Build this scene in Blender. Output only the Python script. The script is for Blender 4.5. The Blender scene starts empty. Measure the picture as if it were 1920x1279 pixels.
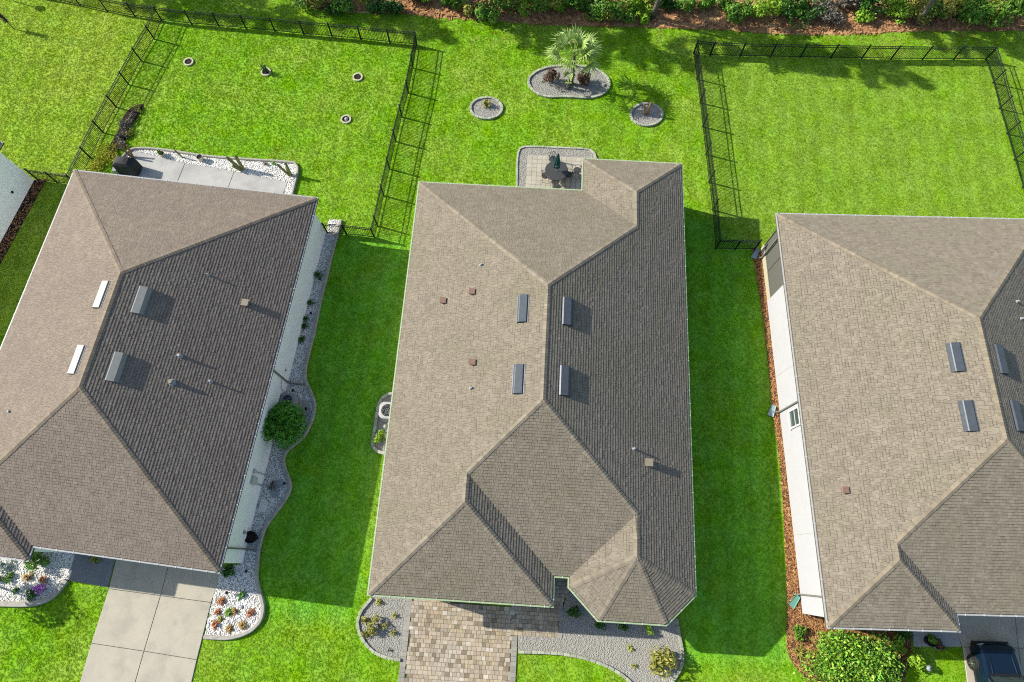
import bpy, math, random
import numpy as np
from mathutils import Vector, Matrix, Euler

random.seed(7); RNG = np.random.default_rng(7)
SC = bpy.context.scene
COL = SC.collection

# ------------------------------------------------------------------ camera, world, sun, exposure
CAM_H, FPX, TILT = 35.0, 1204.2, 0.33561
cam_d = bpy.data.cameras.new('camera'); cam = bpy.data.objects.new('camera', cam_d); COL.objects.link(cam)
cam.location = (0, 0, CAM_H); cam.rotation_euler = (TILT, 0, 0)
cam_d.sensor_width = 36.0; cam_d.lens = 36.0 * FPX / 1920.0; cam_d.clip_end = 2000; cam_d.clip_start = 0.5
SC.camera = cam

SUN_EL, SUN_AZ = math.radians(31.2), math.radians(-17.0)      # SUN_AZ: heading in which shadows fall
world = bpy.data.worlds.new('World'); SC.world = world; world.use_nodes = True
wn = world.node_tree.nodes; wn.clear()
sky = wn.new('ShaderNodeTexSky'); sky.sky_type = 'NISHITA'; sky.sun_disc = False
sky.sun_elevation = SUN_EL; sky.sun_rotation = math.atan2(-math.cos(SUN_AZ), -math.sin(SUN_AZ))
sky.air_density = 1.0; sky.dust_density = 1.3; sky.ozone_density = 1.0
bg = wn.new('ShaderNodeBackground'); bg.inputs[1].default_value = 0.09
wo = wn.new('ShaderNodeOutputWorld')
world.node_tree.links.new(sky.outputs[0], bg.inputs[0]); world.node_tree.links.new(bg.outputs[0], wo.inputs[0])
sun_d = bpy.data.lights.new('sun', 'SUN'); sun_d.energy = 3.75; sun_d.angle = math.radians(0.5); sun_d.color = (1.0, 0.94, 0.835)
sun = bpy.data.objects.new('sun', sun_d); COL.objects.link(sun); sun.location = (-30, 10, 40)
SUN_DIR = Vector((math.cos(SUN_AZ) * math.cos(SUN_EL), math.sin(SUN_AZ) * math.cos(SUN_EL), -math.sin(SUN_EL)))
sun.rotation_euler = SUN_DIR.to_track_quat('-Z', 'Y').to_euler()
SC.view_settings.view_transform = 'Standard'; SC.view_settings.look = 'None'
SC.view_settings.exposure = 1.14; SC.view_settings.gamma = 1.0; SC.view_settings.use_curve_mapping = False
SC.render.engine = 'CYCLES'
SC.cycles.use_denoising = False; SC.cycles.max_bounces = 6; SC.cycles.transparent_max_bounces = 12
SC.cycles.filter_width = 1.1

# ------------------------------------------------------------------ helpers
_ct, _st = math.cos(TILT), math.sin(TILT)
def G(u, v, z=0.0):
    """point of the place at height z seen at photo pixel (u, v)"""
    x = (u - 960) / FPX; y = -(v - 639.5) / FPX
    dx, dy, dz = x, _ct * y + _st, _st * y - _ct
    t = (CAM_H - z) / -dz
    return Vector((dx * t, dy * t, z))
def G2(u, v, z=0.0):
    p = G(u, v, z); return (p.x, p.y)
def poly2(pts, z=0.0): return [G2(u, v, z) for u, v in pts]

def thing(name, label, cat, loc=(0, 0, 0), rotz=0.0, group=None, kind=None):
    o = bpy.data.objects.new(name, None); COL.objects.link(o)
    o.empty_display_size = 0.2
    o.location = loc; o.rotation_euler = (0, 0, rotz)
    o['label'] = label; o['category'] = cat
    if group: o['group'] = group
    if kind: o['kind'] = kind
    return o
def tag(o, label, cat, group=None, kind=None):
    o['label'] = label; o['category'] = cat
    if group: o['group'] = group
    if kind: o['kind'] = kind
    return o

class MB:
    def __init__(s): s.v = []; s.f = []
    def add(s, vs, fs):
        n = len(s.v); s.v.extend([tuple(x) for x in vs]); s.f.extend([tuple(i + n for i in f) for f in fs])
    def box(s, c, size, rz=0.0, M=None):
        x, y, z = size[0] / 2, size[1] / 2, size[2] / 2
        vs = [Vector((a * x, b * y, d * z)) for d in (-1, 1) for b in (-1, 1) for a in (-1, 1)]
        R = Matrix.Rotation(rz, 3, 'Z') if M is None else M
        vs = [R @ v + Vector(c) for v in vs]
        s.add(vs, [(0, 2, 3, 1), (4, 5, 7, 6), (0, 1, 5, 4), (2, 6, 7, 3), (0, 4, 6, 2), (1, 3, 7, 5)])
    def bar(s, a, b, w, h=None):
        a = Vector(a); b = Vector(b); d = b - a; L = d.length
        q = d.to_track_quat('X', 'Z').to_matrix()
        s.box((a + b) / 2, (L, w, h or w), M=q)
    def prism(s, pts, z0, z1):
        n = len(pts)
        vs = [(p[0], p[1], z0) for p in pts] + [(p[0], p[1], z1) for p in pts]
        s.add(vs, [tuple(range(n - 1, -1, -1)), tuple(range(n, 2 * n))] + [(i, (i + 1) % n, n + (i + 1) % n, n + i) for i in range(n)])
    def tube(s, path, rad, seg=8, cap=True):
        path = [Vector(p) for p in path]
        if not hasattr(rad, '__len__'): rad = [rad] * len(path)
        rings = []
        up = Vector((0, 0, 1))
        for i, p in enumerate(path):
            d = (path[min(i + 1, len(path) - 1)] - path[max(i - 1, 0)]).normalized()
            a = d.cross(up)
            if a.length < 1e-3: a = Vector((1, 0, 0))
            a.normalize(); b = d.cross(a)
            rings.append([p + (a * math.cos(2 * math.pi * k / seg) + b * math.sin(2 * math.pi * k / seg)) * rad[i] for k in range(seg)])
        vs = [v for r in rings for v in r]; fs = []
        for i in range(len(path) - 1):
            for k in range(seg):
                fs.append((i * seg + k, i * seg + (k + 1) % seg, (i + 1) * seg + (k + 1) % seg, (i + 1) * seg + k))
        if cap:
            fs.append(tuple(range(seg - 1, -1, -1))); fs.append(tuple((len(path) - 1) * seg + k for k in range(seg)))
        s.add(vs, fs)
    def lathe(s, prof, c=(0, 0, 0), seg=20):
        vs = []; fs = []; n = len(prof)
        for k in range(seg):
            a = 2 * math.pi * k / seg
            for r, z in prof: vs.append((c[0] + r * math.cos(a), c[1] + r * math.sin(a), c[2] + z))
        for k in range(seg):
            for i in range(n - 1):
                fs.append((k * n + i, ((k + 1) % seg) * n + i, ((k + 1) % seg) * n + i + 1, k * n + i + 1))
        s.add(vs, fs)
    def arrays(s, V, F):
        n = len(s.v); s.v.extend(map(tuple, V.tolist())); s.f.extend([tuple(int(i) + n for i in f) for f in F])
    def build(s, name, mat, parent=None, world=False, smooth=False, kind=None):
        me = bpy.data.meshes.new(name)
        vs = s.v
        if world and parent is not None:
            r = parent
            while r.parent is not None: r = r.parent
            Mi = (Matrix.Translation(r.location) @ Euler(r.rotation_euler).to_matrix().to_4x4()).inverted()
            vs = [tuple(Mi @ Vector(v)) for v in vs]
        me.from_pydata(vs, [], s.f); me.validate()
        if smooth: me.polygons.foreach_set('use_smooth', [True] * len(me.polygons))
        me.materials.append(mat)
        o = bpy.data.objects.new(name, me); COL.objects.link(o)
        if parent is not None: o.parent = parent
        if kind: o['kind'] = kind
        return o
def inst(name, me, parent, loc, rot=(0, 0, 0), scale=(1, 1, 1)):
    o = bpy.data.objects.new(name, me); COL.objects.link(o)
    o.parent = parent; o.location = loc; o.rotation_euler = rot; o.scale = scale
    return o
def unit_box(name, mat, bev=0.0):
    m = MB()
    if bev <= 0: m.box((0, 0, 0), (1, 1, 1))
    else:
        b = 0.5 - bev
        pts = [(-b, -.5), (b, -.5), (.5, -b), (.5, b), (b, .5), (-b, .5), (-.5, b), (-.5, -b)]
        vs = [(x, y, -.5) for x, y in pts] + [(x, y, .5 - bev) for x, y in pts] + [(x * (1 - 2 * bev), y * (1 - 2 * bev), .5) for x, y in pts]
        n = 8
        fs = [(i, (i + 1) % n, n + (i + 1) % n, n + i) for i in range(n)] + [(n + i, n + (i + 1) % n, 2 * n + (i + 1) % n, 2 * n + i) for i in range(n)] + [tuple(range(2 * n, 3 * n))]
        m.add(vs, fs)
    me = bpy.data.meshes.new(name); me.from_pydata(m.v, [], m.f); me.materials.append(mat)
    return me

def s2l(c): return c / 12.92 if c <= 0.04045 else ((c + 0.055) / 1.055) ** 2.4
def col(r, g, b, k=1.33):
    """albedo of a surface that photographs as sRGB r,g,b when it receives k"""
    return tuple(min(0.9, s2l(x / 255) / (k * 1.24)) for x in (r, g, b))

def M(name, c1, c2=None, scale=8.0, rough=0.8, metal=0.0, spec=0.3, bump=0.0, bscale=40.0, isl=0.0, objr=0.0, c3=None, s3=0.6, f3=(0.45, 0.65), trans=0.0, hue=0.0, detail=5.0):
    m = bpy.data.materials.new(name); m.use_nodes = True
    nt = m.node_tree; N = nt.nodes; L = nt.links; N.clear()
    out = N.new('ShaderNodeOutputMaterial'); bs = N.new('ShaderNodeBsdfPrincipled')
    bs.inputs['Roughness'].default_value = rough; bs.inputs['Metallic'].default_value = metal
    bs.inputs['Specular IOR Level'].default_value = spec
    geo = N.new('ShaderNodeNewGeometry')
    def noise(sc, det=5.0):
        n = N.new('ShaderNodeTexNoise'); n.inputs['Scale'].default_value = sc; n.inputs['Detail'].default_value = det
        n.inputs['Roughness'].default_value = 0.62
        L.new(geo.outputs['Position'], n.inputs['Vector']); return n
    def ramp(src, a, b):
        r = N.new('ShaderNodeMapRange'); r.inputs[1].default_value = a; r.inputs[2].default_value = b
        L.new(src, r.inputs[0]); return r.outputs[0]
    def mix(f, a, b):
        x = N.new('ShaderNodeMix'); x.data_type = 'RGBA'
        L.new(f, x.inputs[0])
        for s, i in ((a, 6), (b, 7)):
            if isinstance(s, tuple): x.inputs[i].default_value = (*s, 1)
            else: L.new(s, x.inputs[i])
        return x.outputs[2]
    cur = None
    if c2 is not None: cur = mix(ramp(noise(scale, detail).outputs[0], 0.36, 0.64), c1, c2)
    if c3 is not None: cur = mix(ramp(noise(s3, 4).outputs[0], f3[0], f3[1]), cur if cur else c1, c3)
    if isl or objr or hue:
        if objr:
            oi = N.new('ShaderNodeObjectInfo'); rnd = oi.outputs['Random']; amt = objr
        else: rnd = geo.outputs['Random Per Island']; amt = isl
        hs = N.new('ShaderNodeHueSaturation')
        if cur is None: hs.inputs['Color'].default_value = (*c1, 1)
        else: L.new(cur, hs.inputs['Color'])
        mr = N.new('ShaderNodeMapRange'); mr.inputs[3].default_value = 1 - amt; mr.inputs[4].default_value = 1 + amt
        L.new(rnd, mr.inputs[0]); L.new(mr.outputs[0], hs.inputs['Value'])
        if hue:
            wnz = N.new('ShaderNodeTexWhiteNoise'); wnz.noise_dimensions = '1D'; L.new(rnd, wnz.inputs['W'])
            mh = N.new('ShaderNodeMapRange'); mh.inputs[3].default_value = 0.5 - hue; mh.inputs[4].default_value = 0.5 + hue
            L.new(wnz.outputs[0], mh.inputs[0]); L.new(mh.outputs[0], hs.inputs['Hue'])
        cur = hs.outputs[0]
    if cur is None: bs.inputs['Base Color'].default_value = (*c1, 1)
    else: L.new(cur, bs.inputs['Base Color'])
    if bump:
        b = N.new('ShaderNodeBump'); b.inputs['Strength'].default_value = bump; b.inputs['Distance'].default_value = 0.02
        L.new(noise(bscale, 6).outputs[0], b.inputs['Height']); L.new(b.outputs[0], bs.inputs['Normal'])
    if trans:
        tr = N.new('ShaderNodeBsdfTranslucent')
        if cur is None: tr.inputs[0].default_value = (*c1, 1)
        else: L.new(cur, tr.inputs[0])
        ms = N.new('ShaderNodeMixShader'); ms.inputs[0].default_value = trans
        L.new(bs.outputs[0], ms.inputs[1]); L.new(tr.outputs[0], ms.inputs[2]); L.new(ms.outputs[0], out.inputs[0])
    else: L.new(bs.outputs[0], out.inputs[0])
    return m

# ------------------------------------------------------------------ materials
mat = {}
mat['lawn'] = M('lawn_soil', (.15, .345, .010), (.19, .37, .015), scale=1.6, c3=(.25, .36, .04), s3=.22, rough=.95, spec=.1, bump=.6, bscale=14)
mat['grass'] = M('grass_blades', (.178, .39, .010), (.228, .415, .015), scale=.5, c3=(.295, .43, .045), s3=.16, f3=(.47, .66), rough=.85, spec=.0, trans=.3, isl=.0)
mat['shingle_c'] = M('shingle_olive_brown', col(182, 171, 152, 1.72), col(168, 158, 141, 1.72), scale=2.2, c3=col(168, 160, 138, 1.72), s3=.35, rough=.95, spec=.1, isl=.09, bump=.25, bscale=120)
mat['shingle_l'] = M('shingle_warm_brown', col(181, 168, 152, 1.72), col(168, 155, 141, 1.72), scale=2.2, c3=col(170, 156, 143, 1.72), s3=.35, rough=.95, spec=.1, isl=.09, bump=.25, bscale=120)
mat['shingle_r'] = M('shingle_taupe', col(185, 174, 155, 1.72), col(169, 159, 142, 1.72), scale=2.2, c3=col(174, 166, 144, 1.72), s3=.35, rough=.95, spec=.1, isl=.11, bump=.25, bscale=120)
mat['cap_c'] = M('cap_shingle_beige', col(182, 171, 151, 1.72), col(168, 158, 140, 1.72), scale=2, rough=.95, spec=.1, isl=.16)
mat['cap_l'] = M('cap_shingle_warm', col(178, 164, 145, 1.72), col(164, 150, 133, 1.72), scale=2, rough=.95, spec=.1, isl=.14)
mat['cap_r'] = M('cap_shingle_taupe', col(184, 172, 150, 1.72), col(168, 156, 136, 1.72), scale=2, rough=.95, spec=.1, isl=.16)
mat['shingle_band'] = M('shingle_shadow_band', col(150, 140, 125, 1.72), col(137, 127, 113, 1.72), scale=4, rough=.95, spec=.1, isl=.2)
mat['underlay'] = M('roof_underlay', col(120, 109, 94, 1.72), rough=.95, spec=.1)
mat['wall'] = M('white_stucco', (.375, .38, .395), (.36, .365, .38), scale=1.5, rough=.9, bump=.12, bscale=60)
mat['wall_gray'] = M('pale_grey_stucco', (.80, .82, .81), (.76, .78, .77), scale=1.5, rough=.9, bump=.12, bscale=60)
mat['white'] = M('white_metal', (.5, .5, .49), rough=.45)
mat['gutter_green'] = M('pale_green_gutter', (.29, .38, .22), rough=.5)
mat['gutter_inner'] = M('grey_gutter', (.26, .29, .25), (.18, .21, .18), scale=3, rough=.6)
mat['gutter_white'] = M('white_gutter', (.33, .345, .345), rough=.5)
mat['gutter_floor'] = M('pale_gutter_floor', (.30, .32, .33), (.22, .24, .25), scale=3, rough=.6)
mat['downspout'] = M('olive_grey_downspout', (.17, .17, .145), (.14, .14, .12), scale=4, rough=.5)
mat['vent_dark'] = M('charcoal_vent', (.075, .09, .105), (.06, .072, .085), scale=5, rough=.45, metal=.2)
mat['vent_pale'] = M('pale_grey_vent', (.19, .20, .19), (.16, .17, .165), scale=5, rough=.45)
mat['pipe'] = M('light_pipe', (.30, .31, .32), rough=.4)
mat['cap_red'] = M('terracotta_vent', (.22, .13, .10), (.18, .11, .085), scale=9, rough=.8)
mat['cap_tan'] = M('tan_vent', (.20, .18, .13), rough=.7)
mat['concrete'] = M('pale_concrete', col(214, 207, 186), col(205, 198, 180), scale=1.1, c3=col(186, 181, 166), s3=.9, f3=(.5, .74), rough=.9, bump=.15, bscale=60)
mat['concrete_grey'] = M('grey_concrete', col(200, 199, 194), col(210, 209, 204), scale=1.4, c3=col(184, 184, 180), s3=.6, rough=.9, bump=.15, bscale=60)
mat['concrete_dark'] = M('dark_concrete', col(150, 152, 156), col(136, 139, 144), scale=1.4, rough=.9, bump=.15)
mat['kerb'] = M('kerb_concrete', col(206, 202, 190), col(180, 177, 168), scale=4, rough=.9, bump=.3, bscale=30)
mat['block'] = M('edging_stone', col(206, 210, 184), col(176, 180, 164), scale=7, rough=.95, objr=.16, bump=.4, bscale=30)
mat['ring'] = M('ring_stone', col(232, 230, 196), col(200, 198, 170), scale=9, rough=.9, bump=.4, bscale=30)
mat['paver'] = M('paver_tan', col(206, 190, 166), col(194, 181, 160), scale=3, objr=.16, hue=.012, rough=.9, bump=.3, bscale=40, c3=col(208, 198, 182), s3=.4)
mat['paver_s'] = M('paver_tan_small', col(200, 182, 150), col(188, 172, 146), scale=3, isl=.25, hue=.012, rough=.9, bump=.3, bscale=40, c3=col(208, 198, 182), s3=.4)
mat['paver_g'] = M('paver_grey', col(186, 182, 170), col(168, 165, 156), scale=4, objr=.1, rough=.9, bump=.3)
mat['joint'] = M('joint_sand', col(112, 100, 80), rough=.95)
mat['gravel_base_w'] = M('white_gravel_bed', col(226, 222, 212), col(180, 177, 170), scale=22, rough=.95, bump=.6, bscale=30)
mat['gravel_w'] = M('white_pebble', (.76, .75, .71), rough=.8, isl=.0, c2=(.56, .55, .52), scale=40)
mat['gravel_base_g'] = M('grey_gravel_bed', col(196, 194, 184), col(164, 162, 154), scale=25, rough=.95, bump=.6, bscale=30)
mat['gravel_g'] = M('grey_pebble', col(216, 213, 201), c2=col(192, 190, 180), scale=40, rough=.85)
mat['mulch_base'] = M('mulch_ground', col(128, 90, 58), col(84, 58, 40), scale=12, rough=.95, bump=.7, bscale=20)
mat['mulch'] = M('mulch_chip', col(230, 176, 116), c2=col(150, 98, 62), scale=9, rough=.9)
mat['straw_base'] = M('pine_straw_ground', col(204, 154, 104), col(128, 94, 64), scale=2.5, c3=col(228, 192, 134), s3=.35, rough=.95, bump=.8, bscale=9)
mat['straw'] = M('pine_straw', col(224, 172, 120), c2=col(146, 102, 68), scale=3, rough=.95)
mat['soil'] = M('dark_soil', col(62, 46, 40), col(40, 32, 30), scale=14, rough=.95, bump=.7)
mat['fence'] = M('black_fence_paint', (.012, .018, .016), rough=.45, spec=.4)
mat['leaf_dark'] = M('leaf_dark_green', (.035, .12, .012), (.055, .17, .016), scale=2, isl=.4, hue=.02, rough=.5, spec=.4, trans=.25)
mat['leaf_mid'] = M('leaf_mid_green', (.10, .24, .02), (.15, .30, .03), scale=2, isl=.4, hue=.025, rough=.5, spec=.35, trans=.28)
mat['leaf_lime'] = M('leaf_lime_green', (.20, .38, .02), (.28, .44, .04), scale=2, isl=.35, hue=.025, rough=.55, trans=.3)
mat['leaf_hedge'] = M('leaf_hedge', (.17, .38, .025), (.28, .48, .06), scale=1.2, isl=.55, hue=.03, rough=.5, spec=.35, trans=.18, c3=(.30, .36, .04), s3=1.6, f3=(.55, .75))
mat['leaf_topiary'] = M('leaf_topiary', (.07, .26, .012), (.12, .36, .02), scale=2, isl=.4, hue=.02, rough=.45, spec=.5, trans=.3)
mat['leaf_blue'] = M('leaf_blue_grey', (.30, .38, .36), (.22, .30, .28), scale=3, isl=.3, rough=.6, trans=.2)
mat['leaf_olive'] = M('leaf_olive_yellow', (.26, .28, .045), (.34, .32, .07), scale=3, isl=.4, hue=.02, rough=.6, trans=.25)
mat['leaf_yellow'] = M('leaf_yellow_lime', (.42, .46, .02), (.50, .48, .05), scale=3, isl=.35, hue=.02, rough=.6, trans=.25)
mat['leaf_brown'] = M('leaf_brown_red', (.15, .085, .055), (.10, .06, .045), scale=4, isl=.4, rough=.7, trans=.15)
mat['leaf_dead'] = M('leaf_dead_grey', (.24, .22, .17), (.16, .14, .11), scale=4, isl=.35, rough=.8, trans=.15)
mat['brom'] = M('bromeliad_red', (.34, .10, .05), (.36, .20, .07), scale=9, isl=.35, hue=.03, rough=.5, trans=.2)
mat['brom_g'] = M('bromeliad_gold', (.36, .22, .06), (.28, .20, .07), scale=9, isl=.3, hue=.02, rough=.5, trans=.2)
mat['flower'] = M('flower_violet', (.50, .16, .62), (.62, .28, .68), scale=12, isl=.25, rough=.6, trans=.2)
mat['palm'] = M('palm_frond', (.25, .36, .08), (.36, .46, .15), scale=2, isl=.35, hue=.015, rough=.5, spec=.4, trans=.25)
mat['cactus'] = M('cactus_skin', (.17, .19, .055), (.24, .23, .09), scale=6, rough=.7)
mat['cactus_dry'] = M('dry_stem', (.34, .21, .09), (.26, .15, .07), scale=6, rough=.8)
mat['bark'] = M('grey_bark', (.17, .15, .125), (.10, .085, .07), scale=9, rough=.95, bump=.8, bscale=20)
mat['needle'] = M('pine_needles', (.05, .12, .03), (.07, .15, .04), scale=2, isl=.3, rough=.6, trans=.2)
mat['black'] = M('black_plastic', (.012, .012, .013), rough=.5)
mat['cover'] = M('black_cover_cloth', (.018, .02, .024), (.028, .03, .034), scale=6, rough=.8, bump=.3, bscale=9)
mat['iron'] = M('grey_iron', (.06, .064, .064), (.08, .082, .08), scale=20, rough=.5, metal=.4)
mat['umbrella'] = M('teal_canvas', (.012, .07, .075), (.02, .10, .10), scale=6, rough=.8)
mat['splash'] = M('green_plastic', (.10, .25, .19), rough=.45)
mat['splash_b'] = M('blue_grey_plastic', (.22, .32, .35), rough=.45)
mat['tan_pot'] = M('tan_ceramic', (.42, .40, .34), rough=.6)
mat['stone'] = M('grey_stone', (.27, .29, .30), (.22, .24, .25), scale=6, rough=.8)
mat['cond_pale'] = M('pale_cabinet', (.36, .36, .34), rough=.5)
mat['stone_pale'] = M('pale_stone', (.62, .60, .54), rough=.7)
mat['rock'] = M('pale_rock', (.50, .46, .38), (.36, .33, .28), scale=9, rough=.9, bump=.5)
mat['paint'] = M('car_paint_blue', (.006, .018, .036), rough=.16, metal=.35, spec=.6)
mat['chrome'] = M('bright_trim', (.5, .5, .5), rough=.2, metal=1.0)
mat['tyre'] = M('tyre_rubber', (.014, .014, .014), rough=.8)
mat['rim'] = M('alloy_rim', (.35, .35, .34), rough=.3, metal=.9)
mat['lens'] = M('headlamp_lens', (.4, .42, .45), rough=.1)
mat['seal'] = M('dark_joint', (.17, .16, .14), rough=.95)
def glass_mat(name, c, rough, alpha):
    m = bpy.data.materials.new(name); m.use_nodes = True; nt = m.node_tree
    b = nt.nodes['Principled BSDF']; b.inputs['Base Color'].default_value = (*c, 1); b.inputs['Roughness'].default_value = rough
    b.inputs['Alpha'].default_value = alpha; b.inputs['Specular IOR Level'].default_value = .6
    return m
mat['glass'] = glass_mat('window_glass', (.05, .07, .07), .04, 1.0)
mat['carglass'] = glass_mat('windscreen_glass', (.03, .045, .045), .03, 1.0)
mat['screen'] = glass_mat('porch_screen_mesh', (.13, .13, .11), .7, .62)

def yard_tint(m, pts, w, c, amt, closed=True):
    """another turf colour inside the outline (photo pixels, anticlockwise on the ground), blended over w metres"""
    nt = m.node_tree; N = nt.nodes; L = nt.links; geo = N.new('ShaderNodeNewGeometry'); f = None
    P = [G(*p) for p in pts]
    for pa, pb in (list(zip(P, P[1:] + P[:1])) if closed else list(zip(P, P[1:]))):
        d = (pb - pa).normalized(); n = Vector((-d.y, d.x, 0)); dp = N.new('ShaderNodeVectorMath'); dp.operation = 'DOT_PRODUCT'; dp.inputs[1].default_value = n
        L.new(geo.outputs['Position'], dp.inputs[0]); mr = N.new('ShaderNodeMapRange'); mr.inputs[1].default_value = pa.dot(n) - w; mr.inputs[2].default_value = pa.dot(n) + w; mr.inputs[4].default_value = amt
        L.new(dp.outputs['Value'], mr.inputs[0])
        if f is None: f = mr.outputs[0]
        else:
            mn = N.new('ShaderNodeMath'); mn.operation = 'MINIMUM'; L.new(f, mn.inputs[0]); L.new(mr.outputs[0], mn.inputs[1]); f = mn.outputs[0]
    nz = N.new('ShaderNodeTexNoise'); nz.inputs['Scale'].default_value = .45; nz.inputs['Detail'].default_value = 5; L.new(geo.outputs['Position'], nz.inputs['Vector'])
    nr = N.new('ShaderNodeMapRange'); nr.inputs[1].default_value = .32; nr.inputs[2].default_value = .58; nr.inputs[3].default_value = .45; L.new(nz.outputs[0], nr.inputs[0])
    fm = N.new('ShaderNodeMath'); fm.operation = 'MULTIPLY'; L.new(f, fm.inputs[0]); L.new(nr.outputs[0], fm.inputs[1])
    mx = N.new('ShaderNodeMix'); mx.data_type = 'RGBA'; mx.inputs[7].default_value = (*c, 1); L.new(fm.outputs[0], mx.inputs[0])
    for bs in [x for x in N if x.type in ('BSDF_PRINCIPLED', 'BSDF_TRANSLUCENT')]:
        inp = bs.inputs[0]; src = inp.links[0].from_socket
        if not mx.inputs[6].is_linked: L.new(src, mx.inputs[6])
        L.new(mx.outputs[2], inp)
def mower_lines(m, heading, pitch, amt):
    """faint alternate light and dark mowing passes, broken up by noise"""
    nt = m.node_tree; N = nt.nodes; L = nt.links; geo = N.new('ShaderNodeNewGeometry'); dp = N.new('ShaderNodeVectorMath'); dp.operation = 'DOT_PRODUCT'
    dp.inputs[1].default_value = (-math.sin(heading) * 6.283 / pitch, math.cos(heading) * 6.283 / pitch, 0); L.new(geo.outputs['Position'], dp.inputs[0])
    nz = N.new('ShaderNodeTexNoise'); nz.inputs['Scale'].default_value = .35; L.new(geo.outputs['Position'], nz.inputs['Vector'])
    ad = N.new('ShaderNodeMath'); ad.operation = 'MULTIPLY_ADD'; L.new(nz.outputs[0], ad.inputs[0]); ad.inputs[1].default_value = 5.0; L.new(dp.outputs['Value'], ad.inputs[2])
    sn = N.new('ShaderNodeMath'); sn.operation = 'SINE'; L.new(ad.outputs[0], sn.inputs[0])
    mr = N.new('ShaderNodeMapRange'); mr.inputs[1].default_value = -1; mr.inputs[2].default_value = 1; mr.inputs[3].default_value = 1 - amt; mr.inputs[4].default_value = 1 + amt; L.new(sn.outputs[0], mr.inputs[0])
    hs = N.new('ShaderNodeHueSaturation')
    n2 = N.new('ShaderNodeTexNoise'); n2.inputs['Scale'].default_value = .55; n2.inputs['Detail'].default_value = 3; n2.inputs['Roughness'].default_value = .6; L.new(geo.outputs['Position'], n2.inputs['Vector'])
    r2 = N.new('ShaderNodeMapRange'); r2.inputs[1].default_value = .3; r2.inputs[2].default_value = .7; r2.inputs[3].default_value = .89; r2.inputs[4].default_value = 1.09; L.new(n2.outputs[0], r2.inputs[0])
    ml = N.new('ShaderNodeMath'); ml.operation = 'MULTIPLY'; L.new(mr.outputs[0], ml.inputs[0]); L.new(r2.outputs[0], ml.inputs[1]); L.new(ml.outputs[0], hs.inputs['Value'])
    n3 = N.new('ShaderNodeTexNoise'); n3.inputs['Scale'].default_value = 1.1; n3.inputs['Detail'].default_value = 2; L.new(geo.outputs['Position'], n3.inputs['Vector'])
    r3 = N.new('ShaderNodeMapRange'); r3.inputs[1].default_value = .3; r3.inputs[2].default_value = .7; r3.inputs[3].default_value = 1.03; r3.inputs[4].default_value = .96; L.new(n3.outputs[0], r3.inputs[0]); L.new(r3.outputs[0], hs.inputs['Saturation'])
    for bs in [x for x in N if x.type in ('BSDF_PRINCIPLED', 'BSDF_TRANSLUCENT')]:
        src = bs.inputs[0].links[0].from_socket
        if not hs.inputs['Color'].is_linked: L.new(src, hs.inputs['Color'])
        L.new(hs.outputs[0], bs.inputs[0])
for mm in ('lawn', 'grass'):
    k_ = 1.0 if mm == 'grass' else .8
    t_ = lambda *c: tuple(x * k_ for x in c)
    yard_tint(mat[mm], [(146, 348), (304, 39)], .2, t_(.36, .47, .05), .7, False)                          # beyond the left yard fence
    yard_tint(mat[mm], [(1341, 467), (1930, 405), (1847, 112), (1300, 101)], .3, t_(.25, .41, .04), .9)      # right yard
    yard_tint(mat[mm], [(460, 1160), (660, 1160), (775, 452), (625, 432)], .5, t_(.185, .50, .032), .9)     # shady side yard left: lusher turf, its green raised to lighten the shade
    yard_tint(mat[mm], [(1285, 1245), (1480, 1245), (1412, 465), (1280, 380)], .5, t_(.185, .50, .032), .9) # shady side yard right: same lusher green, shade brightened in the colour
    mower_lines(mat[mm], math.radians(84), 1.15, .06)
# ------------------------------------------------------------------ scatter (uncountable ground cover)
def pip(P, poly):
    x, y = P[:, 0], P[:, 1]; inside = np.zeros(len(P), bool); n = len(poly); j = n - 1
    for i in range(n):
        xi, yi = poly[i]; xj, yj = poly[j]
        c = ((yi > y) != (yj > y)) & (x < (xj - xi) * (y - yi) / (yj - yi + 1e-12) + xi)
        inside ^= c; j = i
    return inside
def sample_poly(poly, n):
    p = np.array(poly); lo, hi = p.min(0), p.max(0)
    A = abs(sum(poly[i][0] * poly[(i + 1) % len(poly)][1] - poly[(i + 1) % len(poly)][0] * poly[i][1] for i in range(len(poly)))) / 2
    k = int(n * (hi - lo).prod() / max(A, 1e-6)) + 8
    Q = RNG.uniform(lo, hi, (k, 2)); return Q[pip(Q, poly)]
def area(poly): return abs(sum(poly[i][0] * poly[(i + 1) % len(poly)][1] - poly[(i + 1) % len(poly)][0] * poly[i][1] for i in range(len(poly)))) / 2
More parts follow.
